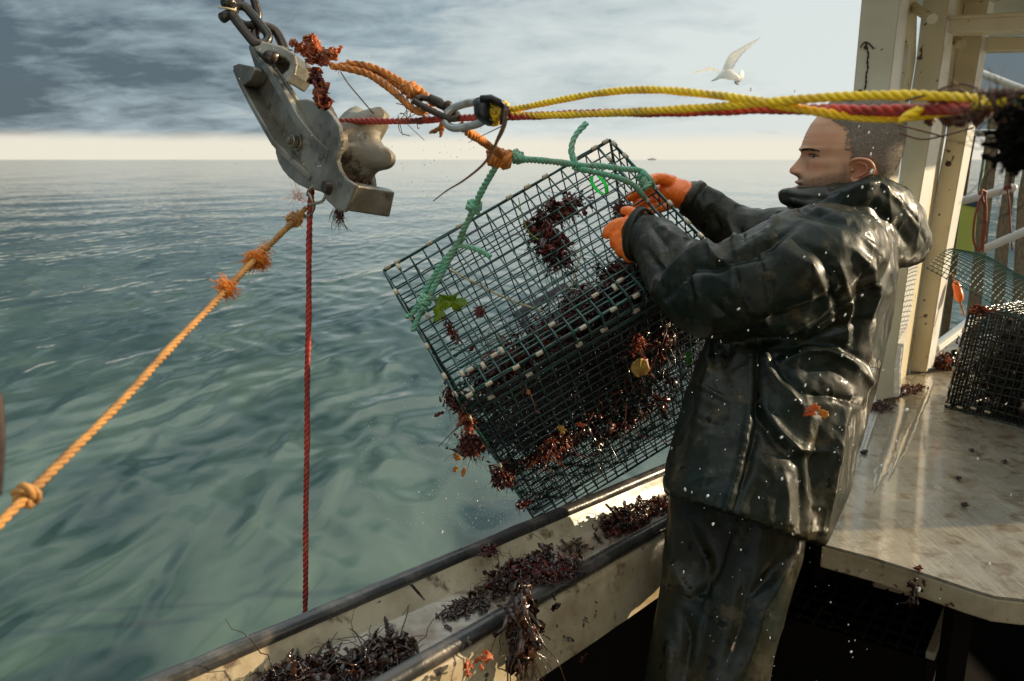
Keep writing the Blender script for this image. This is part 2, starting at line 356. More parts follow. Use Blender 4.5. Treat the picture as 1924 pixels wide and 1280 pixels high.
# ------------------------------------------------------------------ sea
SEAZ = -0.6
def sea():
    nr, na = 760, 620
    r = np.concatenate([np.geomspace(.35, 60, 620), np.geomspace(61, 45000, nr-620)])
    an = np.linspace(R(-115), R(115), na)
    RR, AA = np.meshgrid(r, an, indexing='ij'); X = RR*np.sin(AA); Y = RR*np.cos(AA)-.0
    Z = np.zeros_like(X); rng = np.random.default_rng(4)
    # domain warp gives the lazy swirled shapes
    wx = X+.28*np.sin(Y*1.3+.7*np.sin(X*.9))+.12*np.sin(Y*3.1+X*1.7+1); wy = Y+.3*np.sin(X*1.1+.5*np.sin(Y*.8+2))+.1*np.sin(X*3.7-Y*1.3)
    cell = RR*(an[1]-an[0])
    for lam, amp, n in ((11, .022, 4), (5, .015, 6), (2.2, .015, 8), (1.0, .0085, 10), (.5, .0034, 12), (.26, .0009, 12)):
        for _ in range(n):
            l = lam*rng.uniform(.7, 1.4); th = rng.normal(R(12), R(38)); k = 2*np.pi/l; ph = rng.uniform(0, 6.28)
            f = np.sin(k*(wx*np.cos(th)+wy*np.sin(th)*.8)+ph)
            fade = np.clip(1.6-cell*5/l, 0, 1)
            Z += amp/np.sqrt(n)*(1-np.abs(f)*1.0 if lam in (2.2, 1.0) else f)*fade
    V = np.stack([X, Y, SEAZ+Z], -1).reshape(-1, 3)
    i, j = np.meshgrid(np.arange(nr-1), np.arange(na-1), indexing='ij'); a = (i*na+j).ravel()
    F = np.stack([a, a+1, a+na+1, a+na], 1)[:, ::-1]
    me = bpy.data.meshes.new('sea'); me.vertices.add(len(V)); me.vertices.foreach_set('co', V.ravel())
    me.loops.add(F.size); me.loops.foreach_set('vertex_index', F.ravel().astype(np.int32))
    me.polygons.add(len(F)); me.polygons.foreach_set('loop_start', np.arange(0, F.size, 4, dtype=np.int32)); me.polygons.foreach_set('use_smooth', np.ones(len(F), bool))
    me.update(); me.validate()
    m = bpy.data.materials.new('sea_water'); m.use_nodes = True; nt = m.node_tree; N = nt.nodes; L = nt.links; b = N['Principled BSDF']
    b.inputs['Roughness'].default_value = .06; b.inputs['IOR'].default_value = 1.5
    tc = N.new('ShaderNodeTexCoord')
    def nz(sc, det, rot, stretch, dist=0.0, ro=.55):
        mp = N.new('ShaderNodeMapping'); L.new(tc.outputs['Object'], mp.inputs[0]); mp.inputs['Rotation'].default_value = (0, 0, rot); mp.inputs['Scale'].default_value = stretch
        n = N.new('ShaderNodeTexNoise'); L.new(mp.outputs[0], n.inputs['Vector']); n.inputs['Scale'].default_value = sc; n.inputs['Detail'].default_value = det
        n.inputs['Distortion'].default_value = dist; n.inputs['Roughness'].default_value = ro; return n.outputs[0]
    body = nz(.8, 4, R(-20), (1, .55, 1), .6); rp = N.new('ShaderNodeValToRGB'); L.new(body, rp.inputs[0])
    rp.color_ramp.elements[0].position = .36; rp.color_ramp.elements[0].color = (.012, .038, .026, 1)
    rp.color_ramp.elements[1].position = .66; rp.color_ramp.elements[1].color = (.075, .118, .082, 1)
    L.new(rp.outputs[0], b.inputs['Base Color'])
    h1 = nz(1.3, 2, R(-15), (1, .5, 1), .7); h2 = nz(2.6, 4, R(-28), (1, .38, 1), .5); h2.node.noise_type = 'RIDGED_MULTIFRACTAL'; h2.node.normalize = True; h3 = nz(40, 3, 0, (1, .7, 1))
    def bump(h, s, d, prev=None):
        bp = N.new('ShaderNodeBump'); L.new(h, bp.inputs['Height']); bp.inputs['Strength'].default_value = s; bp.inputs['Distance'].default_value = d
        if prev: L.new(prev, bp.inputs['Normal'])
        return bp.outputs[0]
    q = bump(h1, .5, .07); q = bump(h2, 1.0, .045, q); q = bump(h3, .06, .002, q); L.new(q, b.inputs['Normal'])
    me.materials.append(m); o = bpy.data.objects.new('sea', me); COL.objects.link(o); tag(o, kind='structure')
sea()
# ------------------------------------------------------------------ boat: gunwale trough, hull, deck
RZ = .85
O0, O1 = onz(300, 1275, RZ), onz(1240, 882, RZ); I0, I1 = onz(735, 1280, RZ), onz(1290, 962, RZ)
def rail_pt(u, s):    # u along the rail (0 near, 1 at the man), s across (0 outer, 1 inner)
    return (O0+(O1-O0)*u)*(1-s)+(I0+(I1-I0)*u)*s
def gunwale():
    root = empty('gunwale', rail_pt(.5, .5)*np.array([1, 1, 0])); tag(root, 'cream painted gunwale with a dirty trough and dark worn rims, strewn with seaweed', 'gunwale')
    us = np.linspace(-.55, 1.95, 60)
    def sweep(prof, name, m, closed=False):
        mb = MB(); V = []
        for u in us:
            p0 = rail_pt(u, 0); p1 = rail_pt(u, 1); w = p1-p0; wl = np.linalg.norm(w); w = w/wl
            for s, off, z in prof:
                q = p0+w*(s*wl+off); V.append([q[0], q[1], z])
        k = len(prof); F = []
        for i in range(len(us)-1):
            for j in range(k if closed else k-1):
                j2 = (j+1) % k; F.append((i*k+j, i*k+j2, (i+1)*k+j2, (i+1)*k+j))
        if closed: F += [tuple(range(k)), tuple((len(us)-1)*k+j for j in range(k))[::-1]]
        V = np.array(V); V[:, 2] += .0012*fbm(V, 9, 2)
        mb.add(V, F); return mb.build(name, m, root, angle=50)
    # closed section of the hollow box: outer wall, lip, trough floor, inner lip, inner face, underside
    sweep([(0, -.012, RZ-.012), (0, .016, RZ-.010), (0, .024, RZ-.022), (0, .040, RZ-.052), (0, .05, RZ-.058),
           (1, -.045, RZ-.058), (1, -.034, RZ-.05), (1, -.022, RZ-.014), (1, .0, RZ-.018), (1, .010, RZ-.03), (1, .012, RZ-.165), (1, -.01, RZ-.175), (0, .0, RZ-.175)][::-1], 'trough_box', [M_grime], True)
    sweep([(0, .048, RZ-.053), (1, -.047, RZ-.053)][::-1], 'trough_floor', [M_trough])
    def rim(s, off, z, r, name, sq=1.0):
        mb = MB(); p = []
        for u in us:
            a = rail_pt(u, 0); b = rail_pt(u, 1); w = nrm(b-a); q = rail_pt(u, s)+w*off; p.append([q[0], q[1], z])
        mb.tube(p, r, 14); v = mb.v[-1]; v += .0012*fbm(v, 25, 2)[:, None]; mb.build(name, M_rubber, root)
    rim(0, .002, RZ-.006, .0155, 'outer_rim'); rim(1, -.012, RZ-.008, .0165, 'inner_rim')
    # hull side below, inner bulwark below
    mb = MB(); V = []
    for u in us:
        p0 = rail_pt(u, 0); w = nrm(rail_pt(u, 1)-p0)
        for off, z in ((-.01, RZ-.02), (-.008, .45), (.06, -.2), (.25, -1.2)): q = p0+w*off; V.append([q[0], q[1], z])
    F = [(i*4+j, (i+1)*4+j, (i+1)*4+j+1, i*4+j+1) for i in range(len(us)-1) for j in range(3)]
    mb.add(V, F); mb.build('hull_plate', M_hull, root)
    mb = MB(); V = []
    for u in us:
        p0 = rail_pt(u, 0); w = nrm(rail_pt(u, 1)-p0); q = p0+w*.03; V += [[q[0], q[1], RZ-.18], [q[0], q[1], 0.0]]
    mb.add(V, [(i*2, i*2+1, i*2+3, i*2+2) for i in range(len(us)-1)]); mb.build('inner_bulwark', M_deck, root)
    return root
gunwale()
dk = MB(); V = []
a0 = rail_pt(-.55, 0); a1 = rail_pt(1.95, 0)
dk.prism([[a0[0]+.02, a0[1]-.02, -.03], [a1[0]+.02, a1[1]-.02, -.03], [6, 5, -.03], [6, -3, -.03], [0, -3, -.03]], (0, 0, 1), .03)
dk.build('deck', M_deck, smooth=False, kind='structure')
# ------------------------------------------------------------------ wet aluminium work table
TZ = .75
M_wet = mat('wet_film', (.34, .31, .25), .07, metal=.3, bump=.3, bscale=60)
M_table = bpy.data.materials.new('wet_aluminium')
def mk_table_mat():
    m = M_table; m.use_nodes = True; nt = m.node_tree; N = nt.nodes; L = nt.links; b = N['Principled BSDF']
    tc = N.new('ShaderNodeTexCoord')
    def nz(sc, det, rot, st, dist=0):
        mp = N.new('ShaderNodeMapping'); L.new(tc.outputs['Object'], mp.inputs[0]); mp.inputs['Rotation'].default_value = (0, 0, rot); mp.inputs['Scale'].default_value = st
        n = N.new('ShaderNodeTexNoise'); L.new(mp.outputs[0], n.inputs['Vector']); n.inputs['Scale'].default_value = sc; n.inputs['Detail'].default_value = det; n.inputs['Roughness'].default_value = .62; n.inputs['Distortion'].default_value = dist; return n.outputs[0]
    def ramp(x, els):
        r = N.new('ShaderNodeValToRGB'); L.new(x, r.inputs[0]); e = r.color_ramp
        e.elements[0].position, e.elements[0].color = els[0][0], (*els[0][1], 1); e.elements[1].position, e.elements[1].color = els[-1][0], (*els[-1][1], 1)
        for p, c in els[1:-1]: e.elements.new(p).color = (*c, 1)
        return r.outputs[0]
    base = ramp(nz(4, 8, 0, (1, 1, 1), .4), [(.35, (.20, .17, .125)), (.65, (.38, .335, .25))])
    scr = ramp(nz(9, 9, R(48), (26, .8, 1)), [(.42, (0, 0, 0)), (.72, (1, 1, 1))]); mx = N.new('ShaderNodeMix'); mx.data_type = 'RGBA'; mx.blend_type = 'MIX'
    mm = N.new('ShaderNodeMath'); mm.operation = 'MULTIPLY'; mm.inputs[1].default_value = .45; L.new(scr, mm.inputs[0]); L.new(mm.outputs[0], mx.inputs[0]); L.new(base, mx.inputs[6]); mx.inputs[7].default_value = (.58, .55, .46, 1)
    rust = ramp(nz(16, 8, 0, (1, 1, 1), .3), [(.5, (0, 0, 0)), (.66, (1, 1, 1))]); m2 = N.new('ShaderNodeMix'); m2.data_type = 'RGBA'
    L.new(rust, m2.inputs[0]); L.new(mx.outputs[2], m2.inputs[6]); m2.inputs[7].default_value = (.15, .10, .05, 1); L.new(m2.outputs[2], b.inputs['Base Color'])
    b.inputs['Metallic'].default_value = .2; rr = ramp(nz(7, 6, 0, (1, 1, 1), .8), [(.38, (.12,)*3), (.62, (.42,)*3)]); L.new(rr, b.inputs['Roughness'])
    bp = N.new('ShaderNodeBump'); L.new(nz(14, 9, R(48), (14, 1, 1)), bp.inputs['Height']); bp.inputs['Strength'].default_value = .35; bp.inputs['Distance'].default_value = .003
    b2 = N.new('ShaderNodeBump'); L.new(nz(9, 4, 0, (1, 1, 1), 1), b2.inputs['Height']); b2.inputs['Strength'].default_value = .25; b2.inputs['Distance'].default_value = .008; L.new(bp.outputs[0], b2.inputs['Normal'])
    L.new(b2.outputs[0], b.inputs['Normal']); b.inputs['Coat Weight'].default_value = .5; b.inputs['Coat Roughness'].default_value = .08
mk_table_mat()
def table():
    root = empty('work_table', (1.2, 2.0, 0)); tag(root, 'scratched wet metal work table with a cream painted edge beside the fisherman', 'work table')
    front = [onz(*q, TZ) for q in ((1545, 1022), (1640, 1047), (1740, 1078), (1820, 1105), (1870, 1120), (1924, 1126), (2050, 1130))]
    poly = front+[np.array([2.4, 1.3, TZ]), np.array([3.2, 2.2, TZ]), np.array([2.35, 4.05, TZ]), np.array([1.80, 3.68, TZ]), np.array([1.28, 2.98, TZ]), onz(1560, 900, TZ)]
    mb = MB(); mb.prism([p-np.array([0, 0, .006]) for p in poly], (0, 0, 1), .006); mb.build('table_top', M_table, root, smooth=False)
    mb = MB(); mb.prism([p-np.array([0, 0, .062]) for p in poly], (0, 0, 1), .0555); mb.build('table_frame', M_grime, root, smooth=False, bevel=.004)
    for x, y in ((1.15, 1.85), (2.2, 1.6), (2.3, 3.2)):
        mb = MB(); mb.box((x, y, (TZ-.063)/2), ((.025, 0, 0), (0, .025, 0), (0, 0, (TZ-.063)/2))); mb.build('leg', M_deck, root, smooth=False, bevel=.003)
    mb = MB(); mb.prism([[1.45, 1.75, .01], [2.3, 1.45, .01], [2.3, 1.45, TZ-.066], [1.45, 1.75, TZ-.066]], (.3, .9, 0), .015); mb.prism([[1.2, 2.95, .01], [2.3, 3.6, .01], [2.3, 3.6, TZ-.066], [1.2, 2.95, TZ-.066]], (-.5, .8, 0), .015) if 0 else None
    mb.build('shade_panel', M_deck, root, smooth=False)  # dark sheets added to blacken the shade under the table
    mb = MB(); mb.prism([[.98, 2.35, .01], [2.3, 3.3, .01], [2.3, 3.3, TZ-.066], [.98, 2.35, TZ-.066]], (-.5, .8, 0), .015); mb.build('shade_panel', M_deck, root, smooth=False)
    # thin streaks of water film along the top
    mb = MB()
    for a, b_, w in (((1722, 705), (1640, 930), .012), ((1757, 712), (1668, 905), .006), ((1660, 750), (1612, 880), .004)):
        A, B = onz(*a, TZ), onz(*b_, TZ); d = nrm(B-A); s = np.array([-d[1], d[0], 0]); n = 40; V = []
        for i in range(n):
            t = i/(n-1); p = A*(1-t)+B*t; ww = w*(1+.5*mnoise.noise(Vector((t*9, w*99, 0)))); ww *= 1.6*min(1, 6*t, 6*(1-t))*(1+.5*mnoise.noise(Vector((t*40, w*50, 3)))); V += [p-s*ww+[0, 0, .0004], p+[0, 0, .0016], p+s*ww+[0, 0, .0004]]
        mb.add(V, [(i*3+j, i*3+j+1, i*3+j+4, i*3+j+3) for i in range(n-1) for j in (0, 1)][::1])
    mb.build('wet_streak', M_wet, root)
table()
# ------------------------------------------------------------------ crate under the table
def crate():
    z = .30; root = empty('fish_crate', (1.0, 1.95, 0)); tag(root, 'dark slatted fish crate on the deck in the shade under the work table', 'crate')
    A, B, Cc = onz(1400, 1135, z), onz(1735, 1235, z), onz(1772, 1140, z); u = B-A; v = Cc-B; Dd = A+v
    mb = MB(); h = z
    for p, q in ((A, B), (B, Cc), (Cc, Dd), (Dd, A)):
        n = nrm(np.cross(q-p, (0, 0, 1))); mb.prism([p, q, q-[0, 0, h*.98], p-[0, 0, h*.98]], n, .012)
    mb.build('crate_wall', M_deck, root, smooth=False, bevel=.002)
    mb = MB()
    for i in range(11): t = (i+.5)/11; mb.box(A+u*t+v*.5+[0, 0, .006], (nrm(u)*.004, v*.5, (0, 0, .005)))
    for j in range(5): t = (j+.5)/5; mb.box(A+u*.5+v*t-[0, 0, .006], (u*.5, nrm(v)*.004, (0, 0, .005)))
    mb.build('slatted_lid', M_steel2, root, smooth=False)
    mb = MB(); mb.box(Cc*.5+B*.5+nrm(u)*.016+[0, 0, .01], (nrm(u)*.012, v*.5, (0, 0, .012))); mb.build('rim_glint_bar', M_cream, root, smooth=False, bevel=.003)  # pale colour carries the sun glint on the dark crate's rim
M_steel2 = mat('dull_wet_steel', (.07, .06, .045), .3, metal=.6)
crate()
# ------------------------------------------------------------------ posts, roof and cabin frame
ADIR = nrm(np.array([.70, .98, 0])); NDIR = np.array([ADIR[1], -ADIR[0], 0])   # along / across (inboard)
def quad_post(name, label, tl, tr, bl, br, dt, db, back=.05, m=None, **k):
    """post: front face between left and right edge pixels at top and bottom depth, carried back along the boat"""
    mb = MB(); q = [P(*tl, dt), P(*tr, dt+k.get('dd', 0)), P(*br, db+k.get('dd', 0)), P(*bl, db)]
    bk = NDIR*0+ADIR*back
    V = q+[p+bk for p in q]; mb.add(V, [(0, 3, 2, 1), (4, 5, 6, 7), (0, 1, 5, 4), (1, 2, 6, 5), (2, 3, 7, 6), (3, 0, 4, 7)])
    return mb.build(name, m or M_cream, None, smooth=False, bevel=.006, label=label, cat='post', group='cream posts of the deck shelter')

# wheelhouse behind the camera, out of frame
wh = empty('wheelhouse', (1.9, -.9, 0)); tag(wh, 'cream painted wheelhouse of the boat behind the work deck', 'wheelhouse')
mb = MB(); mb.box((1.9, -.9, 1.2), ((1.5, 0, 0), (0, .45, 0), (0, 0, 1.2))); mb.build('wall', M_cream, wh, smooth=False, bevel=.01)
mb = MB(); mb.box((1.9, -.8, 2.44), ((1.65, 0, 0), (0, .75, 0), (0, 0, .035))); mb.build('roof', M_cream, wh, smooth=False, bevel=.01)
mb = MB(); mb.box((1.2, -.449, .95), ((.36, 0, 0), (0, .02, 0), (0, 0, .94))); dr = mb.build('door', M_wood, wh, smooth=False, bevel=.005)
mb = MB(); mb.box((2.4, -.449, 1.5), ((.4, 0, 0), (0, .015, 0), (0, 0, .25))); mb.build('window', M_blk, wh, smooth=False, bevel=.005)

mb = MB(); mb.box((3.45, 2.2, .29), ((.04, 0, 0), (0, 3.4, 0), (0, 0, .29))); tag(mb.build('bulwark', M_grime, None, smooth=False, bevel=.01), 'grimy cream bulwark along the far side of the boat', 'bulwark')
shelter = empty('deck_shelter', (1.45, 2.9, TZ)); tag(shelter, 'cream painted deck shelter of posts, beams and roof at the upper right', 'shelter')
stern = empty('stern_rail', (1.9, 4.2, TZ)); tag(stern, 'stern rail of white pipes and weathered wooden slats behind the shelter posts', 'rail')
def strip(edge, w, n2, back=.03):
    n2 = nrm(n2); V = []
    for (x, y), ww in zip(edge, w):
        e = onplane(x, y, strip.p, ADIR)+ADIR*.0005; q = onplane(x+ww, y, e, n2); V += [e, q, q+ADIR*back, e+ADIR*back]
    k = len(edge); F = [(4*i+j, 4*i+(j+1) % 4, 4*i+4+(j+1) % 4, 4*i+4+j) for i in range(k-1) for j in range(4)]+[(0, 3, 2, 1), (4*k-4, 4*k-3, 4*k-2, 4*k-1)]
    mb = MB(); mb.add(V, F); return mb.build('sunlit_strip', M_white_sunlit, shelter, smooth=False)  # strip added in white so the post edge looks sunlit
def plpost(label, p0, front, back, m=None, name='shelter_post', group='cream posts of the deck shelter'):
    mb = MB(); mb.prism([onplane(x, y, p0, ADIR) for x, y in front], ADIR, back)
    return mb.build('post', m or M_cream, shelter, smooth=False, bevel=.006, label=label)
p0 = P(1604, 190, 2.50); p1 = onz(1644, 754, TZ); p2 = onz(1708, 699, TZ)
pa = plpost('wide grey cream post behind the head of the fisherman, with a vertical rust crack', p0, [(1632, -150), (1705, -150), (1691, 0), (1672, 165), (1655, 330), (1600, 830), (1552, 830), (1601, 190), (1618, 0)], .12)
plpost('middle cream post whose foot stands next to the hem of the jacket', p1, [(1750, -150), (1800, -150), (1770, 112), (1747, 262), (1708, 496), (1680, 692), (1677, 748), (1644, 754), (1648, 692), (1672, 496), (1697, 262), (1721, 112)], .17)
plpost('cream post with a round bolt hole, nearest to the trap on the table', p2, [(1835, -150), (1885, -150), (1838, 112), (1815, 262), (1773, 496), (1742, 692), (1741, 700), (1708, 699), (1732, 496), (1777, 262), (1794, 112)], .12)
for (x, y, r) in ((1782, 308, .0105),):
    q = onplane(x, y, p2, ADIR); mb = MB(); mb.tube([q-ADIR*.006, q-ADIR*.002], [r, r*1.1], 18)
    mb.build('bolt', M_chain, shelter)
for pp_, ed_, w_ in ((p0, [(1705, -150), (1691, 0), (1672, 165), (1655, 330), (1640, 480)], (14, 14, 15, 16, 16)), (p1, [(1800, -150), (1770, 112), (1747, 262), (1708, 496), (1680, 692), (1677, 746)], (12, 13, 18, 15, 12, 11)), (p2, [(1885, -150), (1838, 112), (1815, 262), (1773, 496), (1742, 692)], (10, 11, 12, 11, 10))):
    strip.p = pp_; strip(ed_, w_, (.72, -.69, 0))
# rust crack on the wide post
mb = MB(); pts_ = [(1627, 78), (1629, 90), (1632, 102), (1630, 115), (1631, 128), (1628, 140), (1627, 160), (1622, 178)]
q = [onplane(x, y, p0, ADIR)-ADIR*.002 for x, y in pts_]; mb.tube(spline(q, n=40), np.abs(.0022*np.sin(np.arange(40)*.9))+.0014, 6)
mb.tube(spline([onplane(x, y, p0, ADIR)-ADIR*.003 for x, y in ((1617, 90), (1624, 80), (1633, 82), (1642, 92))], n=12), .0022, 5)
mb.sphere(onplane(1627, 89, p0, ADIR)-ADIR*.004, .006, 10, 6)
mb.prism([onplane(x, y, p0, ADIR) for x, y in ((1608, 170), (1620, 168), (1618, 196), (1604, 196))], -ADIR, .003)
mb.build('rusty_hook', mat('rust', (.06, .03, .018), .7, bump=.5, bscale=90), shelter)
# side frame with a rounded window between the two nearest posts
wp = onplane(1721, 112, p1, ADIR)
def onside(x, y, off=0): return onplane(x, y, wp-NDIR*off, NDIR)
mb = MB()
# stile next to the middle post, header with rounded corner, sill
st = [(1726, -60), (1721, 112), (1697, 262), (1680, 400), (1667, 500), (1655, 500), (1668, 400), (1683, 262), (1707, 112), (1709, 90), (1705, 76), (1697, 70), (1690, 68), (1680, 68), (1690, -60)]
mb.prism([onside(x, y) for x, y in st], -NDIR, .02)
mb.build('window_frame', M_cream, shelter, smooth=False, bevel=.003)
# plate between middle post and last post
mb = MB(); a = onplane(1762, 262, p1+ADIR*.17, ADIR)
q = p1+ADIR*.17+NDIR*.02; e = p2+NDIR*.0
mb.prism([[q[0], q[1], TZ], [e[0], e[1], TZ], [e[0]+.06, e[1]+.0, 2.4], [q[0]+.06, q[1], 2.4]], -NDIR, .015)
mb.build('side_plate', M_cream, shelter, smooth=False)
# roof
def beam(label, pp, poly, t, name='roof_beam'):
    mb = MB(); mb.prism([onplane(x, y, pp, ADIR) for x, y in poly], ADIR, t); return mb.build(name, M_cream, shelter, smooth=False, bevel=.005, label=label)
beam('nearer cream roof beam crossing the top right corner', p1+ADIR*.03, [(1779, 36), (2300, 10), (2300, 44), (1779, 62)], .10)
beam('thin bright flange along the nearer roof beam', p1+ADIR*.0, [(1783, 29), (2300, 2), (2300, 10), (1783, 36)], .22, 'beam_flange')
beam('farther cream roof beam above the strip of dark sky', p2+ADIR*.05, [(1842, 70), (2200, 62), (2200, 88), (1840, 96)], .10)
zr = onplane(1783, 28, p1, ADIR)[2]
mb = MB(); c0 = np.array([p0[0], p0[1], 0]); 
rp_ = [c0-ADIR*.2-NDIR*.05, c0-ADIR*.2+NDIR*1.6, c0+ADIR*2.1+NDIR*1.6, c0+ADIR*2.1-NDIR*.05]
mb.prism([[p[0], p[1], zr+.12] for p in rp_], (0, 0, 1), .04)
mb.build('roof', M_cream, shelter, smooth=False)
def stub(a, b, r, lab):
    mb = MB(); mb.tube([a, b], r, 16); mb.build('bracket_tube', M_cream, shelter, angle=40, label=lab)
stub(onplane(1703, 5, p1-ADIR*.05, ADIR), onplane(1752, 36, p1-ADIR*.35, ADIR), .015, 'short cream tube under the roof beside the middle post')
stub(onplane(1781, 64, p2-ADIR*.1, ADIR), onplane(1806, 84, p2-ADIR*.25, ADIR), .018, 'short cream tube under the roof beside the last post')
# ------------------------------------------------------------------ railing beyond
RD = 4.3
def pipe(a, b, r, lab, m=M_white_sunlit):
    mb = MB(); A, B = P(*a), P(*b); mb.tube([A, B], r, 14); n = nrm(B-A)
    mb.sphere(A, r*1.0, 12, 8); mb.sphere(B, r, 12, 8)
    return mb.build('pipe', m, stern, angle=50, label=lab)
pipe((1838, 136, 4.2), (1960, 184, 4.0), .020, 'thick white rail pipe sloping down to the right under the roof')
pipe((1826, 249, 4.25), (1882, 251, 4.2), .018, 'short white rail pipe at the horizon beside the last post')
pipe((1806, 378, 4.25), (1903, 353, 4.2), .022, 'white rail pipe just above the lime tub')
pipe((1850, 468, 4.2), (1950, 424, 4.1), .022, 'white rail pipe rising to the right behind the open trap lid')
pipe((1757, 654, 3.75), (1835, 596, 3.9), .024, 'lowest white rail pipe ending beside the foot of the last post')
pipe((1800, 640, 4.6), (1960, 636, 4.6), .03, 'pale rail pipe low behind the trap on the table')
def slat(poly, d, lab):
    mb = MB(); mb.prism([P(x, y, d) for x, y in poly], D(.3, 0, 1), .03)
    mb.build('slat', M_wood, stern, smooth=False, bevel=.003, label=lab)
slat([(1866, 170), (1892, 170), (1884, 217), (1867, 356), (1856, 450), (1838, 640), (1812, 640), (1835, 450), (1839, 356), (1860, 217)], 4.36, 'wooden rail slat with the orange line hung on it')
slat([(1905, 200), (1924, 200), (1907, 337), (1899, 431), (1885, 600), (1862, 600), (1875, 431), (1890, 337)], 4.36, 'middle wooden rail slat, lit golden along its face')
slat([(1936, 250), (1955, 250), (1938, 420), (1925, 600), (1903, 600), (1914, 375)], 4.36, 'wooden rail slat at the right border of the photo')
slat([(1836, 190), (1846, 190), (1826, 300), (1812, 400), (1782, 640), (1766, 640), (1795, 420), (1812, 300)], 4.5, 'narrow dark slat hugging the last cream post')
# lime tub
t = empty('plastic_tub', P(1815, 474, 4.2)); tag(t, 'lime yellow plastic tub seen between the last post and the wooden slat', 'tub')
mb = MB(); q = [P(x, y, 4.32) for x, y in ((1808, 384), (1838, 384), (1829, 474), (1796, 474))]; mb.prism(q, D(.2, 0, 1), .012); mb.build('tub_wall', M_lime, t, smooth=False)
mb = MB(); q = [P(x, y, 4.31) for x, y in ((1808, 384), (1840, 390), (1838, 372), (1824, 372))]; mb.prism(q, D(.2, 0, 1), .02); mb.build('tub_rim', mat('navy', (.01, .03, .07), .4), t, smooth=False)
mb = MB(); lp = pts([(1850, 360, 4.18), (1838, 385, 4.16), (1830, 420, 4.15), (1830, 455, 4.15), (1842, 470, 4.14), (1848, 430, 4.15), (1850, 390, 4.16), (1846, 372, 4.16), (1852, 360, 4.17)])
mb.tube(spline(lp, n=60), .006, 6); mb.tube(spline(pts([(1851, 360, 4.15), (1853, 400, 4.13), (1850, 440, 4.13), (1846, 474, 4.13)]), n=30), .006, 6); mb.tube(spline(pts([(1853, 362, 4.15), (1845, 358, 4.12), (1840, 366, 4.12)]), n=14), .008, 6)
tag(mb.build('hung_line', mat('rust_red_line', (.30, .06, .02), .6), None), 'rust red line hung in a loop from the white rail pipe', 'rope')
mb = MB(); mb.tube(spline(pts([(1892, 352, 4.12), (1896, 380, 4.12), (1898, 420, 4.14), (1902, 470, 4.16)]), n=20), .005, 6); knot(mb, P(1893, 352, 4.13), D(1, -.2, 0), .007)
tag(mb.build('lashing_line', mat('pink_line', (.3, .08, .06), .6), None), 'thin reddish lashing tied round the rail pipe and dangling', 'rope')
mb = MB(); mb.tube(spline(pts([(1851, 300, 4.3), (1846, 330, 4.2), (1840, 350, 4.2), (1838, 378, 4.25)]), n=20), .004, 6)
tag(mb.build('thin_green_line', M_grn, None), 'thin green line hanging above the lime tub', 'rope')
b = empty('rail_float', P(1798, 548, 3.4)); tag(b, 'small orange float hanging beside the foot of the last post', 'float')
mb = MB(); A, B = P(1793, 528, 3.4), P(1804, 568, 3.4); mb.tube(spline([A, (A*.7+B*.3)+D(.004, 0, 0), B], n=12), [.004, .011, .014, .016, .016, .016, .017, .018, .018, .017, .014, .006], 14); mb.build('float_body', M_glove, b)
mb = MB(); mb.tube(spline(pts([(1790, 515, 3.4), (1793, 528, 3.4)]), n=6), .003, 5); mb.build('float_line', M_org, b); mb = MB(); mb.tube(spline(pts([(1804, 568, 3.4), (1808, 580, 3.4), (1812, 594, 3.4)]), n=8), .004, 5); mb.build('float_line', M_org, b)
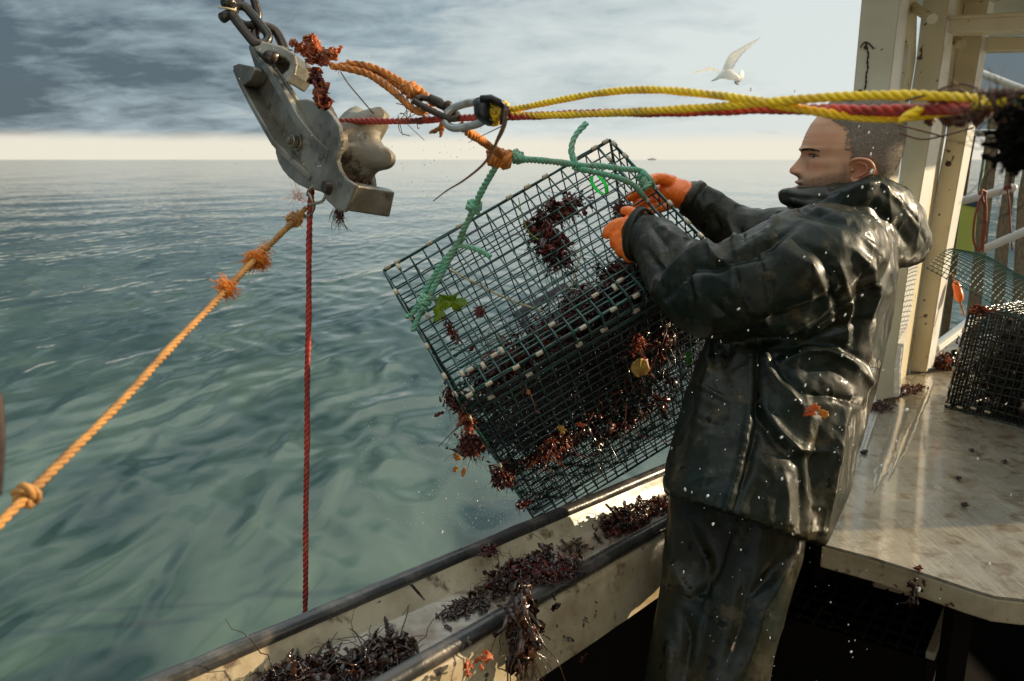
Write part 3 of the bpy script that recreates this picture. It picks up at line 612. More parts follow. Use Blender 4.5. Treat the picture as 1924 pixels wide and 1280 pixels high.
# ------------------------------------------------------------------ hauling block
def block():
    NB = D(.72, .02, .69); cc = P(577, 269, 1.40)
    root = empty('hauling_block', cc); tag(root, 'scuffed cast metal hauling block hanging from a black chain', 'block')
    on = lambda x, y, c=0: onplane(x, y, cc+NB*c, NB)
    mb = MB(); th = .009
    out = [(470, 78), (482, 84), (506, 93), (530, 140), (556, 187), (575, 186), (596, 192), (614, 205), (628, 223), (636, 237), (639, 256), (637, 280), (632, 302), (638, 320), (650, 336), (668, 347), (655, 380), (645, 399), (628, 392), (615, 378), (606, 362), (590, 357), (574, 354), (557, 346), (542, 334), (530, 320), (522, 305), (517, 288), (516, 270), (519, 252), (503, 226), (488, 201), (476, 176), (468, 151), (477, 124), (466, 90)]
    mb.prism([on(x, y) for x, y in out], NB, th); mb.build('near_cheek', M_cast, root, smooth=False, bevel=.003)
    mb = MB()
    mb.prism([on(x, y, -.026) for x, y in ((452, 96), (462, 88), (500, 108), (603, 292), (598, 297), (588, 290), (540, 205))][::1], NB, .0265) if 0 else None
    # two raised ribs: each a thin wall standing on the cheek
    def rib(px, h, w):
        m2 = MB(); q = [on(x, y) for x, y in px]; p = spline(q, n=26); n = len(p); T = np.gradient(p, axis=0); T /= np.linalg.norm(T, axis=1)[:, None]; S = np.cross(T, NB)
        t = np.linspace(0, 1, n); hh = h*np.clip((1-t)*3.2, .12, 1)
        V = []
        for i in range(n):
            V += [p[i]-S[i]*w-NB*hh[i], p[i]+S[i]*w-NB*hh[i], p[i]+S[i]*w+NB*.001, p[i]-S[i]*w+NB*.001]
        F = [(4*i+j, 4*i+(j+1) % 4, 4*i+4+(j+1) % 4, 4*i+4+j) for i in range(n-1) for j in range(4)]+[(0, 3, 2, 1), (4*n-4, 4*n-3, 4*n-2, 4*n-1)]
        m2.add(V, F); m2.build('rib', M_cast, root, smooth=False, bevel=.002)
    rib([(466, 136), (486, 180), (520, 240), (552, 292), (576, 326), (584, 336)], .030, .0055)
    rib([(484, 88), (510, 128), (545, 185), (575, 238), (600, 274), (616, 290)], .014, .008)
    mb = MB(); mb.prism([on(x, y, -.030) for x, y in ((436, 124), (448, 119), (476, 125), (479, 132), (470, 150), (458, 160), (446, 146))], NB, .0285); mb.build('rib_end', M_cast, root, smooth=False, bevel=.002)
    # bolt
    q = on(560, 268); a = nrm(np.cross(NB, (0, 0, 1))); b_ = np.cross(NB, a)
    mb = MB(); mb.tube([q-NB*.004, q+NB*.0], .016, 24); hx = [q-NB*.005+(a*math.cos(k*math.pi/3)+b_*math.sin(k*math.pi/3))*.0125 for k in range(6)]
    mb.prism(hx, -NB, .009); mb.tube([q-NB*.014, q-NB*.021], .0065, 14); mb.build('bolt', M_steel, root, smooth=False, bevel=.001)
    # lobed roller
    ctr = on(577, 269, 0); prof = [(.012, .020), (.014, .070), (.022, .074), (.028, .060), (.040, .048), (.055, .048), (.072, .060), (.088, .074), (.102, .078), (.116, .074), (.124, .058), (.126, .02)]
    A_ = nrm(np.cross(NB, (0, 0, 1))); B_ = np.cross(A_, NB); seg = 84; V = []
    lobes = np.linspace(0, 2*np.pi, seg, endpoint=False)
    for c, r in prof:
        k = np.clip((c-.05)/.05, 0, 1)
        rr = r*(1+.30*k*np.clip(np.abs(np.cos(3*lobes+.25))*2.2-1.15, 0, 1)-.05*k); cz = c+.010*k*np.cos(6*lobes+.7)
        V.append(ctr+NB*cz[:, None]+rr[:, None]*(np.cos(lobes)[:, None]*A_+np.sin(lobes)[:, None]*B_))
    V = np.concatenate(V); n = len(prof); F = [(i*seg+j, i*seg+(j+1) % seg, (i+1)*seg+(j+1) % seg, (i+1)*seg+j) for i in range(n-1) for j in range(seg)]
    mb = MB(); mb.add(V, F+[tuple(range(seg))[::-1], tuple((n-1)*seg+j for j in range(seg))])
    mb.v[0] += .0014*fbm(mb.v[0], 50, 3)[:, None]; o = mb.build('roller', M_roll, root, angle=38)
    # top yoke: a strap bent over from the near cheek to the far side
    ring_ = [(468, 77), (492, 76), (530, 86), (554, 102), (558, 120), (554, 140), (542, 156), (531, 150), (529, 138), (540, 130), (543, 118), (534, 109), (512, 103), (506, 108), (482, 96)]
    mb = MB(); mb.prism([P(x, y, 1.418) for x, y in ring_], D(.25, 0, 1), .06); mb.build('yoke', M_cast, root, smooth=False, bevel=.004)
    mb = MB(); mb.prism([P(x, y, 1.45) for x, y in ((508, 104), (534, 110), (542, 120), (538, 132), (528, 138), (518, 124))], D(.25, 0, 1), .02); mb.build('yoke_shade', M_chain, root, smooth=False)  # dark plate added for the shade inside the yoke
    mb = MB(); mb.prism([on(x, y, -.012) for x, y in ((470, 79), (486, 82), (500, 92), (506, 104), (500, 110), (482, 100), (468, 90))], NB, .03); mb.build('yoke_shoulder', M_cast, root, smooth=False, bevel=.003)
    # bottom bridge
    mb = MB(); mb.prism([on(x, y, .009) for x, y in ((640, 344), (650, 340), (660, 346), (650, 396), (628, 390), (612, 376), (610, 366), (632, 380), (640, 378))], NB, .088); mb.build('bottom_bridge', M_cast, root, smooth=False, bevel=.003)
    mb = MB(); mb.prism([on(x, y, .095) for x, y in ((632, 318), (648, 338), (662, 345), (652, 396), (628, 390), (612, 376), (612, 350), (622, 330))], NB, .010); mb.build('far_cheek', M_cast, root, smooth=False, bevel=.002)
    # eye lug at the bottom with snap ring
    mb = MB(); q = on(612, 352, -.006); mb.tube([q-NB*.004, q+NB*.006], [.010, .013], 18); mb.build('ring_lug', M_chain, root, smooth=False)
    return root, on, NB
blk, on, NB = block()
def stadium(mb, c, ax, w, L_, r, nrm_, n=40):
    """chain link: centre c, long axis ax, width dir w"""
    ax = nrm(ax); w_ = nrm(w-ax*np.dot(w, ax)); hw, hl = nrm_; p = []
    for i in range(n):
        t = 2*math.pi*i/n; p.append(c+w_*hw*math.cos(t)+ax*(math.copysign(hl-hw, math.sin(t)) if abs(math.sin(t)) > 1e-6 else 0)+ax*hw*math.sin(t))
    mb.tube(np.array(p), r, 10, closed=True); return mb
ch = empty('hanging_chain', P(485, 40, 1.43)); tag(ch, 'black rusty shackle and chain links above the hauling block', 'chain')
def link(c, ax, w, hw, hl, r, name='link', m=M_chain):
    mb = MB(); stadium(mb, c, ax, w, 0, r, (hw, hl)); return mb.build(name, m, ch)
link(P(470, 47, 1.425), D(.62, .78, .1), D(.75, -.6, .5), .0165, .040, .0082)
link(P(506, 80, 1.45), D(.42, .9, -.05), D(.9, .25, .35), .022, .032, .0088, 'shackle')
link(P(457, 8, 1.43), D(.25, .95, .1), D(.9, -.3, .6), .022, .038, .0075, 'shackle')
mb = MB(); mb.tube([P(418, 34, 1.41), P(440, 20, 1.43), P(452, -5, 1.44)], [.0095, .0085, .009], 14); mb.tube([P(422, 6, 1.40), P(446, 2, 1.43)], .009, 14); mb.build('shackle_pin', M_chain, ch)
mb = MB(); mb.tube([P(411, 14, 1.39), P(428, 16, 1.39), P(444, 19, 1.40)], .0016, 6); mb.build('cable_tie', M_straw, ch)
mb = MB(); mb.sphere(P(532, 86, 1.46), .006, 10, 8); mb.tube([P(533, 87, 1.46), P(540, 93, 1.46), P(550, 95, 1.46)], .0014, 6); mb.build('split_pin', M_chain, ch)
mb = MB(); mb.tube([P(506, 108, 1.40), P(534, 104, 1.50)], .012, 14); mb.build('clevis_pin', M_chain, ch)
# snap ring under the block
sn = MB(); sn.tube(spline(pts([(612, 352, 1.395), (600, 350, 1.385), (588, 350, 1.385), (580, 358, 1.39), (578, 368, 1.395)]), n=24), .0028, 8)
sn.tube(spline(pts([(612, 354, 1.39), (612, 365, 1.38), (606, 378, 1.385), (590, 383, 1.39), (579, 386, 1.395)]), n=24), .0026, 8)
sn.tube(spline(pts([(579, 362, 1.392), (586, 374, 1.39), (590, 388, 1.395), (584, 402, 1.40), (572, 408, 1.40), (562, 404, 1.40), (560, 396, 1.40)]), n=30), .0030, 8)
tag(sn.build('snap_ring', M_steel, None), 'small bright metal snap ring linking the block to the orange line', 'snap ring')
# ------------------------------------------------------------------ ropes
def mkrope(name, label, cat, paths, r, m, fleck=None, group=None, taper=False):
    mb = MB()
    for q in paths: rope(mb, pts(q), r, fleck=1 if fleck else None, taper=taper)
    return tag(mb.build(name, [m]+([M_fleck] if fleck else []), None), label, cat, group)
mkrope('hauling_rope', 'red twisted haul rope running over the block and down beside the rail into the sea', 'rope',
   [[(570, 2000, 1.86), (571, 1500, 1.74), (573, 1165, 1.64), (578, 700, 1.54), (582, 420, 1.475), (584, 372, 1.465), (590, 320, 1.47), (600, 265, 1.455), (618, 234, 1.44), (645, 229, 1.43), (760, 227, 1.36), (900, 221, 1.235), (1100, 214, 1.07), (1400, 207, .885), (1700, 206, .74), (1990, 196, .60)]], .0055, M_red)
yr = tag(MB().add([[0, 0, 0]], []).build('tmp', M_yel), 'x', 'rope'); bpy.data.objects.remove(yr)
mb = MB()
rope(mb, pts([(915, 212, 1.215), (940, 204, 1.20), (965, 205, 1.185), (1030, 192, 1.12), (1110, 178, 1.05), (1180, 170, 1.0), (1250, 169, .95), (1340, 178, .89), (1420, 190, .845), (1490, 203, .82), (1560, 214, .80), (1640, 221, .775), (1710, 218, .75), (1780, 210, .71), (1860, 196, .655), (1960, 188, .60)]), .0046, fleck=1)
rope(mb, pts([(910, 220, 1.205), (940, 217, 1.195), (965, 216, 1.18), (1040, 216, 1.11), (1150, 213, 1.02), (1250, 206, .945), (1350, 200, .885), (1450, 193, .83), (1560, 183, .785), (1680, 178, .735), (1800, 182, .69), (1880, 196, .65), (1960, 206, .60)]), .0046, fleck=1)
yrope = mb.build('yellow_rope', [M_yel, M_fleck]); tag(yrope, 'doubled yellow twisted rope stretched across the photo above the fisherman', 'rope')
mb = MB(); knot(mb, P(925, 212, 1.20), D(.2, 1, .2), .0058, 2.6, R2=.011); knot(mb, P(938, 208, 1.195), D(1, .1, .1), .0058, 2.0, R2=.009)
mb.build('eye_splice', M_yel, yrope)
mb = MB(); q = P(908, 211, 1.195)
mb.loft([(P(902, 190, 1.19), D(.011, -.002, 0), D(0, .002, .014)), (P(906, 200, 1.188), D(.013, 0, 0), D(0, 0, .017)), (P(906, 214, 1.188), D(.012, 0, 0), D(0, 0, .018)), (P(911, 226, 1.19), D(.012, .003, 0), D(0, 0, .015)), (P(915, 233, 1.195), D(.007, .003, 0), D(0, 0, .01))], 18)
mb.loft([(P(902, 191, 1.18), D(0, -.006, .004), D(0, .004, .012)), (P(922, 187, 1.18), D(0, -.0055, .0), D(0, 0, .014)), (P(938, 194, 1.18), D(.003, -.005, .0), D(0, 0, .014)), (P(948, 204, 1.182), D(.004, -.003, .0), D(0, 0, .012))], 14)
mb.loft([(P(945, 196, 1.185), D(.004, 0, 0), D(0, 0, .01)), (P(950, 208, 1.178), D(.0065, 0, 0), D(0, 0, .014)), (P(946, 224, 1.18), D(.006, 0, 0), D(0, 0, .013)), (P(941, 232, 1.185), D(.003, 0, 0), D(0, 0, .008))], 14)
mb.v = [v+.0012*fbm(v, 60, 2)[:, None] for v in mb.v]; mb.build('tape_wrap', M_tape, yrope)
# frayed bundle where the ropes come together close to the camera
mb = MB(); q_ = []
for i in range(70):
    t = i/69; c_ = P(1745+200*t, 205-4*t, .735-.13*t); q_.append(c_+D(0, math.cos(t*38)*.0115, math.sin(t*38)*.011)+D(.004*math.sin(i*.7), 0, 0))
rope(mb, q_, .0042); rope(mb, [q+D(.006, .004*math.sin(i), -.003) for i, q in enumerate(q_[12::2])], .0026)
tag(mb.build('rope_lashing', mat('dirty_brown_rope', (.10, .035, .014), .6, bump=.6, bscale=300, bdist=.0008), None), 'blurred brown lashing where the yellow and red ropes meet at the right border', 'lashing')
mb = MB(); rope(mb, pts([(1730, 206, .715), (1718, 214, .715), (1700, 222, .715), (1690, 232, .715)]), .0045, taper=True)
tag(mb.build('rope_tail', M_yel, None), 'short yellow frayed rope tail sticking down from the ropes beside the wide post', 'rope end')
mb = MB()
for a in ([(1690, 250, .9), (1730, 262, .9), (1770, 256, .9), (1830, 240, .88)], [(1688, 235, .9), (1740, 248, .9), (1775, 258, .9)], [(1750, 176, .72), (1775, 165, .72), (1810, 158, .71), (1850, 172, .68)], [(1700, 190, .72), (1780, 170, .7), (1830, 176, .68)]):
    mb.tube(spline(pts(a), n=18), .0011, 5)
fuzz(mb, P(1835, 205, .66), 26, .03, .0006)
tag(mb.build('stray_fibres', M_twig, None), 'thin brown fibres trailing off the ropes in front of the posts', 'fibres', kind='stuff')
# orange pendant, links
mb = MB()
rope(mb, pts([(622, 124, 1.33), (650, 128, 1.33), (690, 138, 1.33), (725, 160, 1.32), (748, 180, 1.31), (775, 205, 1.30), (800, 214, 1.29)]), .0062)
rope(mb, pts([(640, 124, 1.34), (670, 120, 1.34), (705, 128, 1.335), (735, 143, 1.33), (760, 158, 1.32), (785, 168, 1.31), (803, 184, 1.30), (815, 196, 1.29)]), .0060)
rope(mb, pts([(652, 118, 1.35), (685, 124, 1.35), (720, 140, 1.34), (745, 158, 1.33), (768, 176, 1.32), (790, 190, 1.30)]), .0055)
knot(mb, P(772, 170, 1.31), D(.8, .6, 0), .0062, 2.0, R2=.0085)
rope(mb, pts([(800, 200, 1.31), (825, 214, 1.30), (838, 222, 1.30)]), .005)
rope(mb, pts([(838, 222, 1.30), (832, 234, 1.30), (828, 244, 1.30)]), .0055)
rope(mb, pts([(828, 240, 1.30), (818, 246, 1.30), (806, 250, 1.30)]), .0038, taper=True); rope(mb, pts([(828, 240, 1.30), (829, 252, 1.30), (826, 258, 1.30)]), .0035, taper=True)
fuzz(mb, P(640, 126, 1.335), 14, .015, .0004); fuzz(mb, P(735, 150, 1.32), 14, .015, .0004)
tag(mb.build('orange_pendant', M_org, None), 'frayed orange rope pendant arching from the amber seaweed to the dark hook link', 'rope')
mb = MB(); mb.tube(spline(pts([(778, 190, 1.285), (795, 200, 1.275), (820, 213, 1.265), (845, 223, 1.26), (858, 222, 1.262), (858, 214, 1.27), (840, 206, 1.28), (815, 190, 1.29), (795, 184, 1.295), (780, 186, 1.29)]), n=60), .0052, 10)
mb.loft([(P(806, 184, 1.28), D(.003, -.006, 0), D(0, 0, .007)), (P(826, 194, 1.275), D(.004, -.0075, 0), D(0, 0, .009)), (P(840, 205, 1.27), D(.003, -.004, 0), D(0, 0, .006))], 14)
mb.sphere(P(842, 198, 1.262), .0075, 12, 8); tag(mb.build('hook_link', mat('muddy_link', (.04, .026, .016), .45, metal=.3, bump=.6, bscale=120), None), 'muddy dark brown hook link joining the orange pendant to the grey link', 'link')
mb = MB(); gl = [(838, 214, 1.262), (852, 203, 1.255), (875, 195, 1.24), (902, 192, 1.225), (916, 204, 1.215), (912, 222, 1.215), (900, 232, 1.225), (878, 238, 1.24), (855, 241, 1.252), (842, 236, 1.262), (836, 226, 1.265)]
mb.tube(spline(pts(gl), n=80), .0062, 12); tag(mb.build('grey_link', M_galv, None), 'bare grey metal link taped to the yellow rope eye', 'link')
mb = MB(); rope(mb, pts([(866, 236, 1.27), (882, 250, 1.30), (905, 264, 1.38), (925, 280, 1.5), (940, 292, 1.58)]), .0072)
knot(mb, P(940, 298, 1.60), D(1, .25, 0), .0085, 3.2, R2=.013, ln=.038); knot(mb, P(930, 292, 1.60), D(.3, 1, 0), .008, 1.4, R2=.012, ln=.02)
tag(mb.build('orange_hitch', M_org, None), 'orange rope hitch knotted round the top of the green bridle', 'knot')
mb = MB(); p_ = pts([(950, 205, 1.16), (946, 235, 1.16), (935, 262, 1.17), (925, 285, 1.18), (905, 312, 1.19), (870, 340, 1.20), (840, 358, 1.21), (814, 378, 1.22)]); mb.tube(spline(p_, n=40), np.linspace(.0030, .0008, 40), 6)
p_ = pts([(956, 200, 1.15), (948, 240, 1.15), (934, 268, 1.16), (922, 288, 1.17)]); mb.tube(spline(p_, n=24), np.linspace(.0022, .0008, 24), 5)
p_ = pts([(945, 236, 1.16), (925, 246, 1.17), (900, 258, 1.18), (880, 268, 1.19)]); mb.tube(spline(p_, n=24), np.linspace(.0009, .0004, 24), 4)
p_ = pts([(640, 135, 1.30), (655, 158, 1.30), (680, 188, 1.30), (702, 214, 1.30)]); 
tag(mb.build('seaweed_stalk', M_twig, None), 'long brown stalk hanging from the taped yellow rope eye', 'stalk')
mb = MB(); mb.tube(spline(p_, n=24), .0011, 5)
for k in range(16):
    x = RNG.uniform(745, 800); a_ = P(x, 222+RNG.normal(0, 4), 1.32); m_ = a_+D(*RNG.normal(0, .012, 3)); e_ = m_+D(*RNG.normal(0, .014, 3))
    mb.tube(spline([a_, m_, e_], n=8), .0007, 4)
tag(mb.build('wiry_fibres', M_twig, None), 'dark wiry fibres tangled round the red rope left of the hook link', 'fibres')
# green bridle
mb = MB(); rg = .0068
rope(mb, pts([(945, 300, 1.60), (932, 312, 1.61), (915, 340, 1.65), (900, 370, 1.69), (890, 395, 1.72), (872, 430, 1.76), (858, 460, 1.80), (838, 498, 1.84), (818, 535, 1.87), (800, 570, 1.89), (785, 600, 1.90), (776, 622, 1.91)]), rg)
rope(mb, pts([(872, 445, 1.80), (850, 470, 1.83), (828, 500, 1.86), (806, 535, 1.89), (788, 570, 1.91), (772, 592, 1.93), (764, 594, 1.96)]), rg)
knot(mb, P(890, 388, 1.715), D(.3, -1, 0), rg, 2.0, R2=.011, ln=.02); knot(mb, P(798, 566, 1.885), D(.5, -.8, 0), rg, 2.4, R2=.0115, ln=.035)
rope(mb, pts([(858, 462, 1.80), (875, 462, 1.79), (895, 468, 1.79), (912, 476, 1.79), (922, 483, 1.79)]), rg*.93)
mb2 = mb
rope(mb, pts([(958, 292, 1.60), (975, 298, 1.61), (1010, 301, 1.66), (1050, 306, 1.72), (1090, 311, 1.78), (1130, 312, 1.83), (1170, 318, 1.88), (1205, 322, 1.93), (1216, 334, 1.95)]), rg)
knot(mb, P(972, 295, 1.61), D(.4, 1, 0), rg, 1.8, R2=.009, ln=.018)
rope(mb, pts([(1078, 314, 1.765), (1110, 322, 1.80), (1150, 332, 1.85), (1185, 345, 1.90), (1205, 362, 1.93), (1212, 372, 1.95)]), rg)
rope(mb, pts([(1086, 312, 1.765), (1078, 300, 1.76), (1074, 282, 1.76), (1078, 262, 1.76), (1088, 246, 1.76), (1102, 231, 1.76)]), rg)
knot(mb, P(1210, 340, 1.935), D(.5, .9, 0), rg, 2.2, R2=.010, ln=.035); rope(mb, pts([(1205, 322, 1.92), (1222, 338, 1.93), (1226, 350, 1.96), (1214, 356, 1.98)]), rg)
tag(mb.build('trap_bridle', M_grn, None), 'sea green rope bridle knotted to both sides of the raised lobster trap', 'rope')
# diagonal tan line
A3, B3 = P(574, 392, 1.405), P(-60, 1042, .66)
def diag(px):
    lo, hi = 0., 1.
    for _ in range(40):
        m_ = (lo+hi)/2; x, _y = proj((A3*(1-m_)+B3*m_)[None]); 
        if x[0] > px: lo = m_
        else: hi = m_
    return A3*(1-lo)+B3*lo
dx = nrm(B3-A3)
mb = MB(); rope(mb, [A3, diag(400), diag(200)+D(0, .004, 0), B3], .0046)
tl = mb.build('tan_line', M_tan); tag(tl, 'tan orange line running from the block to the lower left border', 'rope')
mb = MB(); rope(mb, [diag(566)+D(.003, .003, 0), diag(520), diag(470), diag(428)], .0042); mb.build('spliced_strand', M_tan, tl)
mb = MB(); knot(mb, diag(553), dx, .0055, 2.0, R2=.0075, ln=.016); mb.build('stopper_knot', M_tan, tl); mb = MB(); knot(mb, diag(50), dx, .0052, 1.4, R2=.0072, ln=.010); mb.build('stopper_knot', M_tan, tl)
M_fray = mat('orange_fray', (.85, .30, .03), .7, transl=.4)
mb = MB()
for px, n, l in ((482, 420, .016), (426, 240, .011), (553, 120, .010), (497, 40, .008)):
    c_ = diag(px)
    for k in range(n):
        side = 1 if k % 2 else -1; fuzz(mb, c_+RNG.normal(0, .004, 3), 1, l, .0009, dirv=D(side*1.2, side*.8*(-1 if px == 482 and side < 0 else 1), 0)*1.3, spread=.5)
mb.build('frayed_tuft', M_fray, tl)
mb = MB(); fuzz(mb, P(560, 372, 1.40), 50, .03, .0003, dirv=(0, 0, .8)); mb.build('frayed_tuft', M_fray, tl)
# ------------------------------------------------------------------ the raised lobster trap
TA = C(-.32680648, -.17670552, 2.03844022)
TU = C(.257, -.523, 2.090)-TA; TV = C(-.120, .136, 1.797)-TA
TU = nrm(TU)*.6805; TV = nrm(TV-nrm(TU)*np.dot(nrm(TU), TV))*.4458
TD = nrm(np.cross(TV, TU))*.9156
if np.dot(TD, D(.204, .458, .766)) < 0: TD = -TD
def T3(a, b, c): return TA+TU*a+TV*b+TD*c
def mesh_panel(o, U, V_, nu, nv, r, jit=.0012, skip=None, off=None):
    """welded wire panel: nu cells along U, nv along V"""
    mb = MB(); n = nrm(np.cross(U, V_))
    k = 4
    for i in range(nu+1):
        a = o+U*i/nu+n*r*.8; mb.wire(a, a+V_, r, 5, 0, jit, max(2, nv//3))
    for j in range(nv+1):
        a = o+V_*j/nv-n*r*.8; mb.wire(a, a+U, r, 5, 0, jit, max(2, nu//3))
    return mb
def lobster_trap():
    root = empty('lobster_trap', T3(.5, .5, .5)); tag(root, 'wire lobster trap full of seaweed hanging from the green bridle', 'lobster trap')
    rw = .0021
    def panel(name, o, U, V_, nu, nv, m=M_wire, r=rw): return mesh_panel(o, U, V_, nu, nv, r).build(name, m, root)
    e = .004
    panel('end_panel', T3(0, 0, 0), TU, TV, 18, 12)
    panel('end_panel', T3(0, 0, 1), TU, TV, 18, 12, M_wired)
    panel('long_panel', T3(0, 1, 0), TU, TD, 18, 24, M_wired, .0026)
    panel('long_panel', T3(0, 0, 0), TU, TD, 18, 24, M_wired, .0019)
    panel('side_panel', T3(0, 0, 0), TV, TD, 12, 24, M_wired)
    panel('side_panel', T3(1, 0, 0), TV, TD, 12, 24, M_wired)
    panel('partition', T3(0, 0, .42), TU, TV, 18, 12, M_wired)
    # doubled edge frame and a second selvedge one cell in
    mb = MB(); q = [T3(0, 0, 0), T3(1, 0, 0), T3(1, 1, 0), T3(0, 1, 0)]; n = -nrm(TD)
    for a, b in zip(q, q[1:]+q[:1]):
        for o_ in (0, 1): mb.wire(a+n*.003*(o_+.6), b+n*.003*(o_+.6), .0031-.0006*o_, 6, 0, .0014, 8)
    for a, b in ((T3(1/18, 0, 0), T3(1/18, 1, 0)), (T3(17/18, 0, 0), T3(17/18, 1, 0)), (T3(0, 10.6/12, 0), T3(1, 10.6/12, 0)), (T3(0, 11.4/12, 0), T3(1, 11.4/12, 0))):
        mb.wire(a+n*.004, b+n*.004, .0027, 6, 0, .0012, 8)
    for i in range(19):   # wires that bend over the lower edge
        a = T3(i/18, 10.6/12, 0)+n*.004; b = T3(i/18, 1.0, 0)+n*.009+nrm(TV)*.004; c = T3(i/18, 1.0, .045)+nrm(TV)*.008
        mb.tube(spline([a, b, c], n=9), .0026, 6)
    mb.build('edge_frame', M_wire, root)
    mb = MB()
    for a, b in ((T3(0, 1, 0), T3(0, 1, 1)), (T3(0, 0, 0), T3(0, 0, 1)), (T3(1, 1, 0), T3(1, 1, 1)), (T3(1, 0, 0), T3(1, 0, 1)), (T3(0, 1, 1), T3(1, 1, 1)), (T3(0, 0, 1), T3(1, 0, 1)), (T3(0, 1, 1), T3(0, 0, 1)), (T3(1, 1, 1), T3(1, 0, 1)), (T3(0, 1, .055), T3(1, 1, .055)), (T3(0, 1, .09), T3(1, 1, .09))):
        mb.wire(a, b, .0030, 6, 0, .0014, 8)
    mb.build('corner_frame', M_wire, root)
    # bone-coloured clips, one mesh each, sharing two shapes
    base = {}
    def clip(p, d, ln=.017, r=.0052):
        d = nrm(d); key = tuple(np.round(d, 3))
        if key not in base:
            mb = MB(); mb.tube([-d*ln/2, -d*ln*.48, d*ln*.48, d*ln/2], [r*.8, r, r, r*.8], 10); base[key] = mb.mesh('clip', [M_clip])
        o = bpy.data.objects.new('clip', base[key]); COL.objects.link(o); o.location = p
        o.parent = root; o.matrix_parent_inverse = __import__('mathutils').Matrix.Translation(-Vector(root.location))
    E_ = n*.007
    for b in (.19, .40, .62, .84, .97): clip(T3(0, b, 0)+E_, TV)
    for b in (.04, .45, .88, .99): clip(T3(1/18, b, 0)+E_, TV)
    for b in (.05, .17, .33, .47, .62, .78, .9): clip(T3(1, b, 0)+E_, TV)
    for b in (.13, .52): clip(T3(17/18, b, 0)+E_, TV)
    for a in (.06, .2, .33, .55, .63, .71, .84, .93, .98, .02): clip(T3(a, 0, 0)+E_, TU)
    for a in (.085, .13, .18, .21, .40, .58, .65, .68, .86, .80): clip(T3(a, 10.6/12+(.02 if a in (.13, .40, .65) else 0), 0)+E_, TU if a not in (.13, .21, .65, .80) else TV)
    for a in (.04, .115, .22, .31, .48, .60, .69, .80, .9): clip(T3(a, 1.0, .0)+E_+nrm(TV)*.006, TU)
    for a in (.1, .25, .45, .55, .68, .84): clip(T3(a, 1, .055)+nrm(TV)*.006, TU)
    for c in (.03, .09, .42, .46): clip(T3(0, 1, c)+nrm(TV)*.004, TD)
    # netting funnel with a hoop
    ctr = T3(.52, .66, .16); a_ = nrm(TU)*.055; b_ = nrm(nrm(TV)*.6+nrm(TD)*.8)*.055; th = np.linspace(0, 2*np.pi, 40, endpoint=False)
    ring = np.array([ctr+a_*math.cos(t)+b_*math.sin(t) for t in th]); mb = MB(); mb.tube(ring, .0024, 6, closed=True); mb.build('hoop', M_galv, root)
    mb = MB(); NR, NK = 9, 28
    def fp(i, k):
        t = i/NR; w = 2*math.pi*k/NK; s = np.clip(1.5*np.array([math.cos(w), math.sin(w)]), -1, 1)
        box_ = T3(.52+.46*s[0], .55+.42*s[1], .40); c0 = ctr+a_*math.cos(w)+b_*math.sin(w); sag = nrm(TV)*.03*math.sin(math.pi*t)
        return c0*(1-t)+box_*t+sag
    for i in range(NR):
        for k in range(NK):
            o = .5*(i % 2); mb.tube([fp(i, k+o), fp(i+1, k+o+.5)], .0009, 4, caps=False); mb.tube([fp(i, k+o), fp(i+1, k+o-.5)], .0009, 4, caps=False)
    mb.build('netting_funnel', M_net, root)
    mb = MB(); NX, NY = 34, 22      # slack netting over the kitchen floor
    def gp(i, j): a, b = i/NX, j/NY; return T3(.06+.88*a, .93-.05*math.sin(math.pi*a), .03+.36*b)+nrm(TV)*(-.03*math.sin(math.pi*a)*math.sin(math.pi*b)+.006*math.sin(i*1.7+j))
    for i in range(NX):
        for j in range(NY):
            if (i+j) % 2 == 0: mb.tube([gp(i, j), gp(i+1, j+1)], .0009, 4, caps=False)
            else: mb.tube([gp(i+1, j), gp(i, j+1)], .0009, 4, caps=False)
    mb.build('netting_floor', M_net, root)
    mb = MB(); NX, NY = 72, 84      # dark twine lining behind the lower long side
    def lp(i, j): a, b = i/NX, j/NY; return T3(.01+.98*a, .965, .07+.86*b)+nrm(TV)*(-.010*math.sin(i*.31)*math.cos(j*.23)-.004*math.sin(i*1.3+j*.7))
    for i in range(NX+1): mb.tube(np.array([lp(i, j) for j in range(0, NY+1, 3)]), .0015, 4)
    for j in range(NY+1): mb.tube(np.array([lp(i, j) for i in range(0, NX+1, 3)]), .0015, 4)
    mb.build('netting_lining', M_net, root)
    # black escape vent
    mb = MB(); o_ = T3(.50, .30, .37); uu = nrm(TU); vv = nrm(TV); nn = nrm(TD)
    for cx, cy, hx, hy in ((0, -.04, .085, .012), (0, .04, .085, .016), (-.075, 0, .014, .05), (.075, 0, .014, .05)): mb.box(o_+uu*cx+vv*cy+nn*.001*(cx*9+cy*7), (uu*hx, vv*hy, nn*.005))
    mb.build('escape_vent', M_blk, root, bevel=.002, smooth=False)
    # bait bag, weights
    mb = MB(); c_ = T3(.60, .62, .22); mb.sphere(c_, .05, 20, 14, 0, np.array([nrm(TU)*.075, nrm(TV)*.045, nrm(TD)*.05])); mb.v[0] += (vv*.012)*fbm(mb.v[0], 30, 3)[:, None]
    mb.build('bait_bag', M_weedd, root)
    return root
trap = lobster_trap()
def clump(label, c, ext, n, m, ln=.05, w=.006, hang=(0, 0, -.4), name='seaweed_clump', cat='seaweed', group=None, flat=None, **k):
    mb = MB(); ms = m if isinstance(m, (list, tuple)) else [m]
    weed(mb, c, ext, int(n*3.0), ln*.55, w*.42, tuple(range(len(ms))), hang, flat, **k)
    return tag(mb.build(name, list(ms), None), label, cat, group)
uvw = np.array([nrm(TU), nrm(TV), nrm(TD)])
def ex(a, b, c): return np.array([nrm(TU)*a, nrm(TV)*b, nrm(TD)*c])
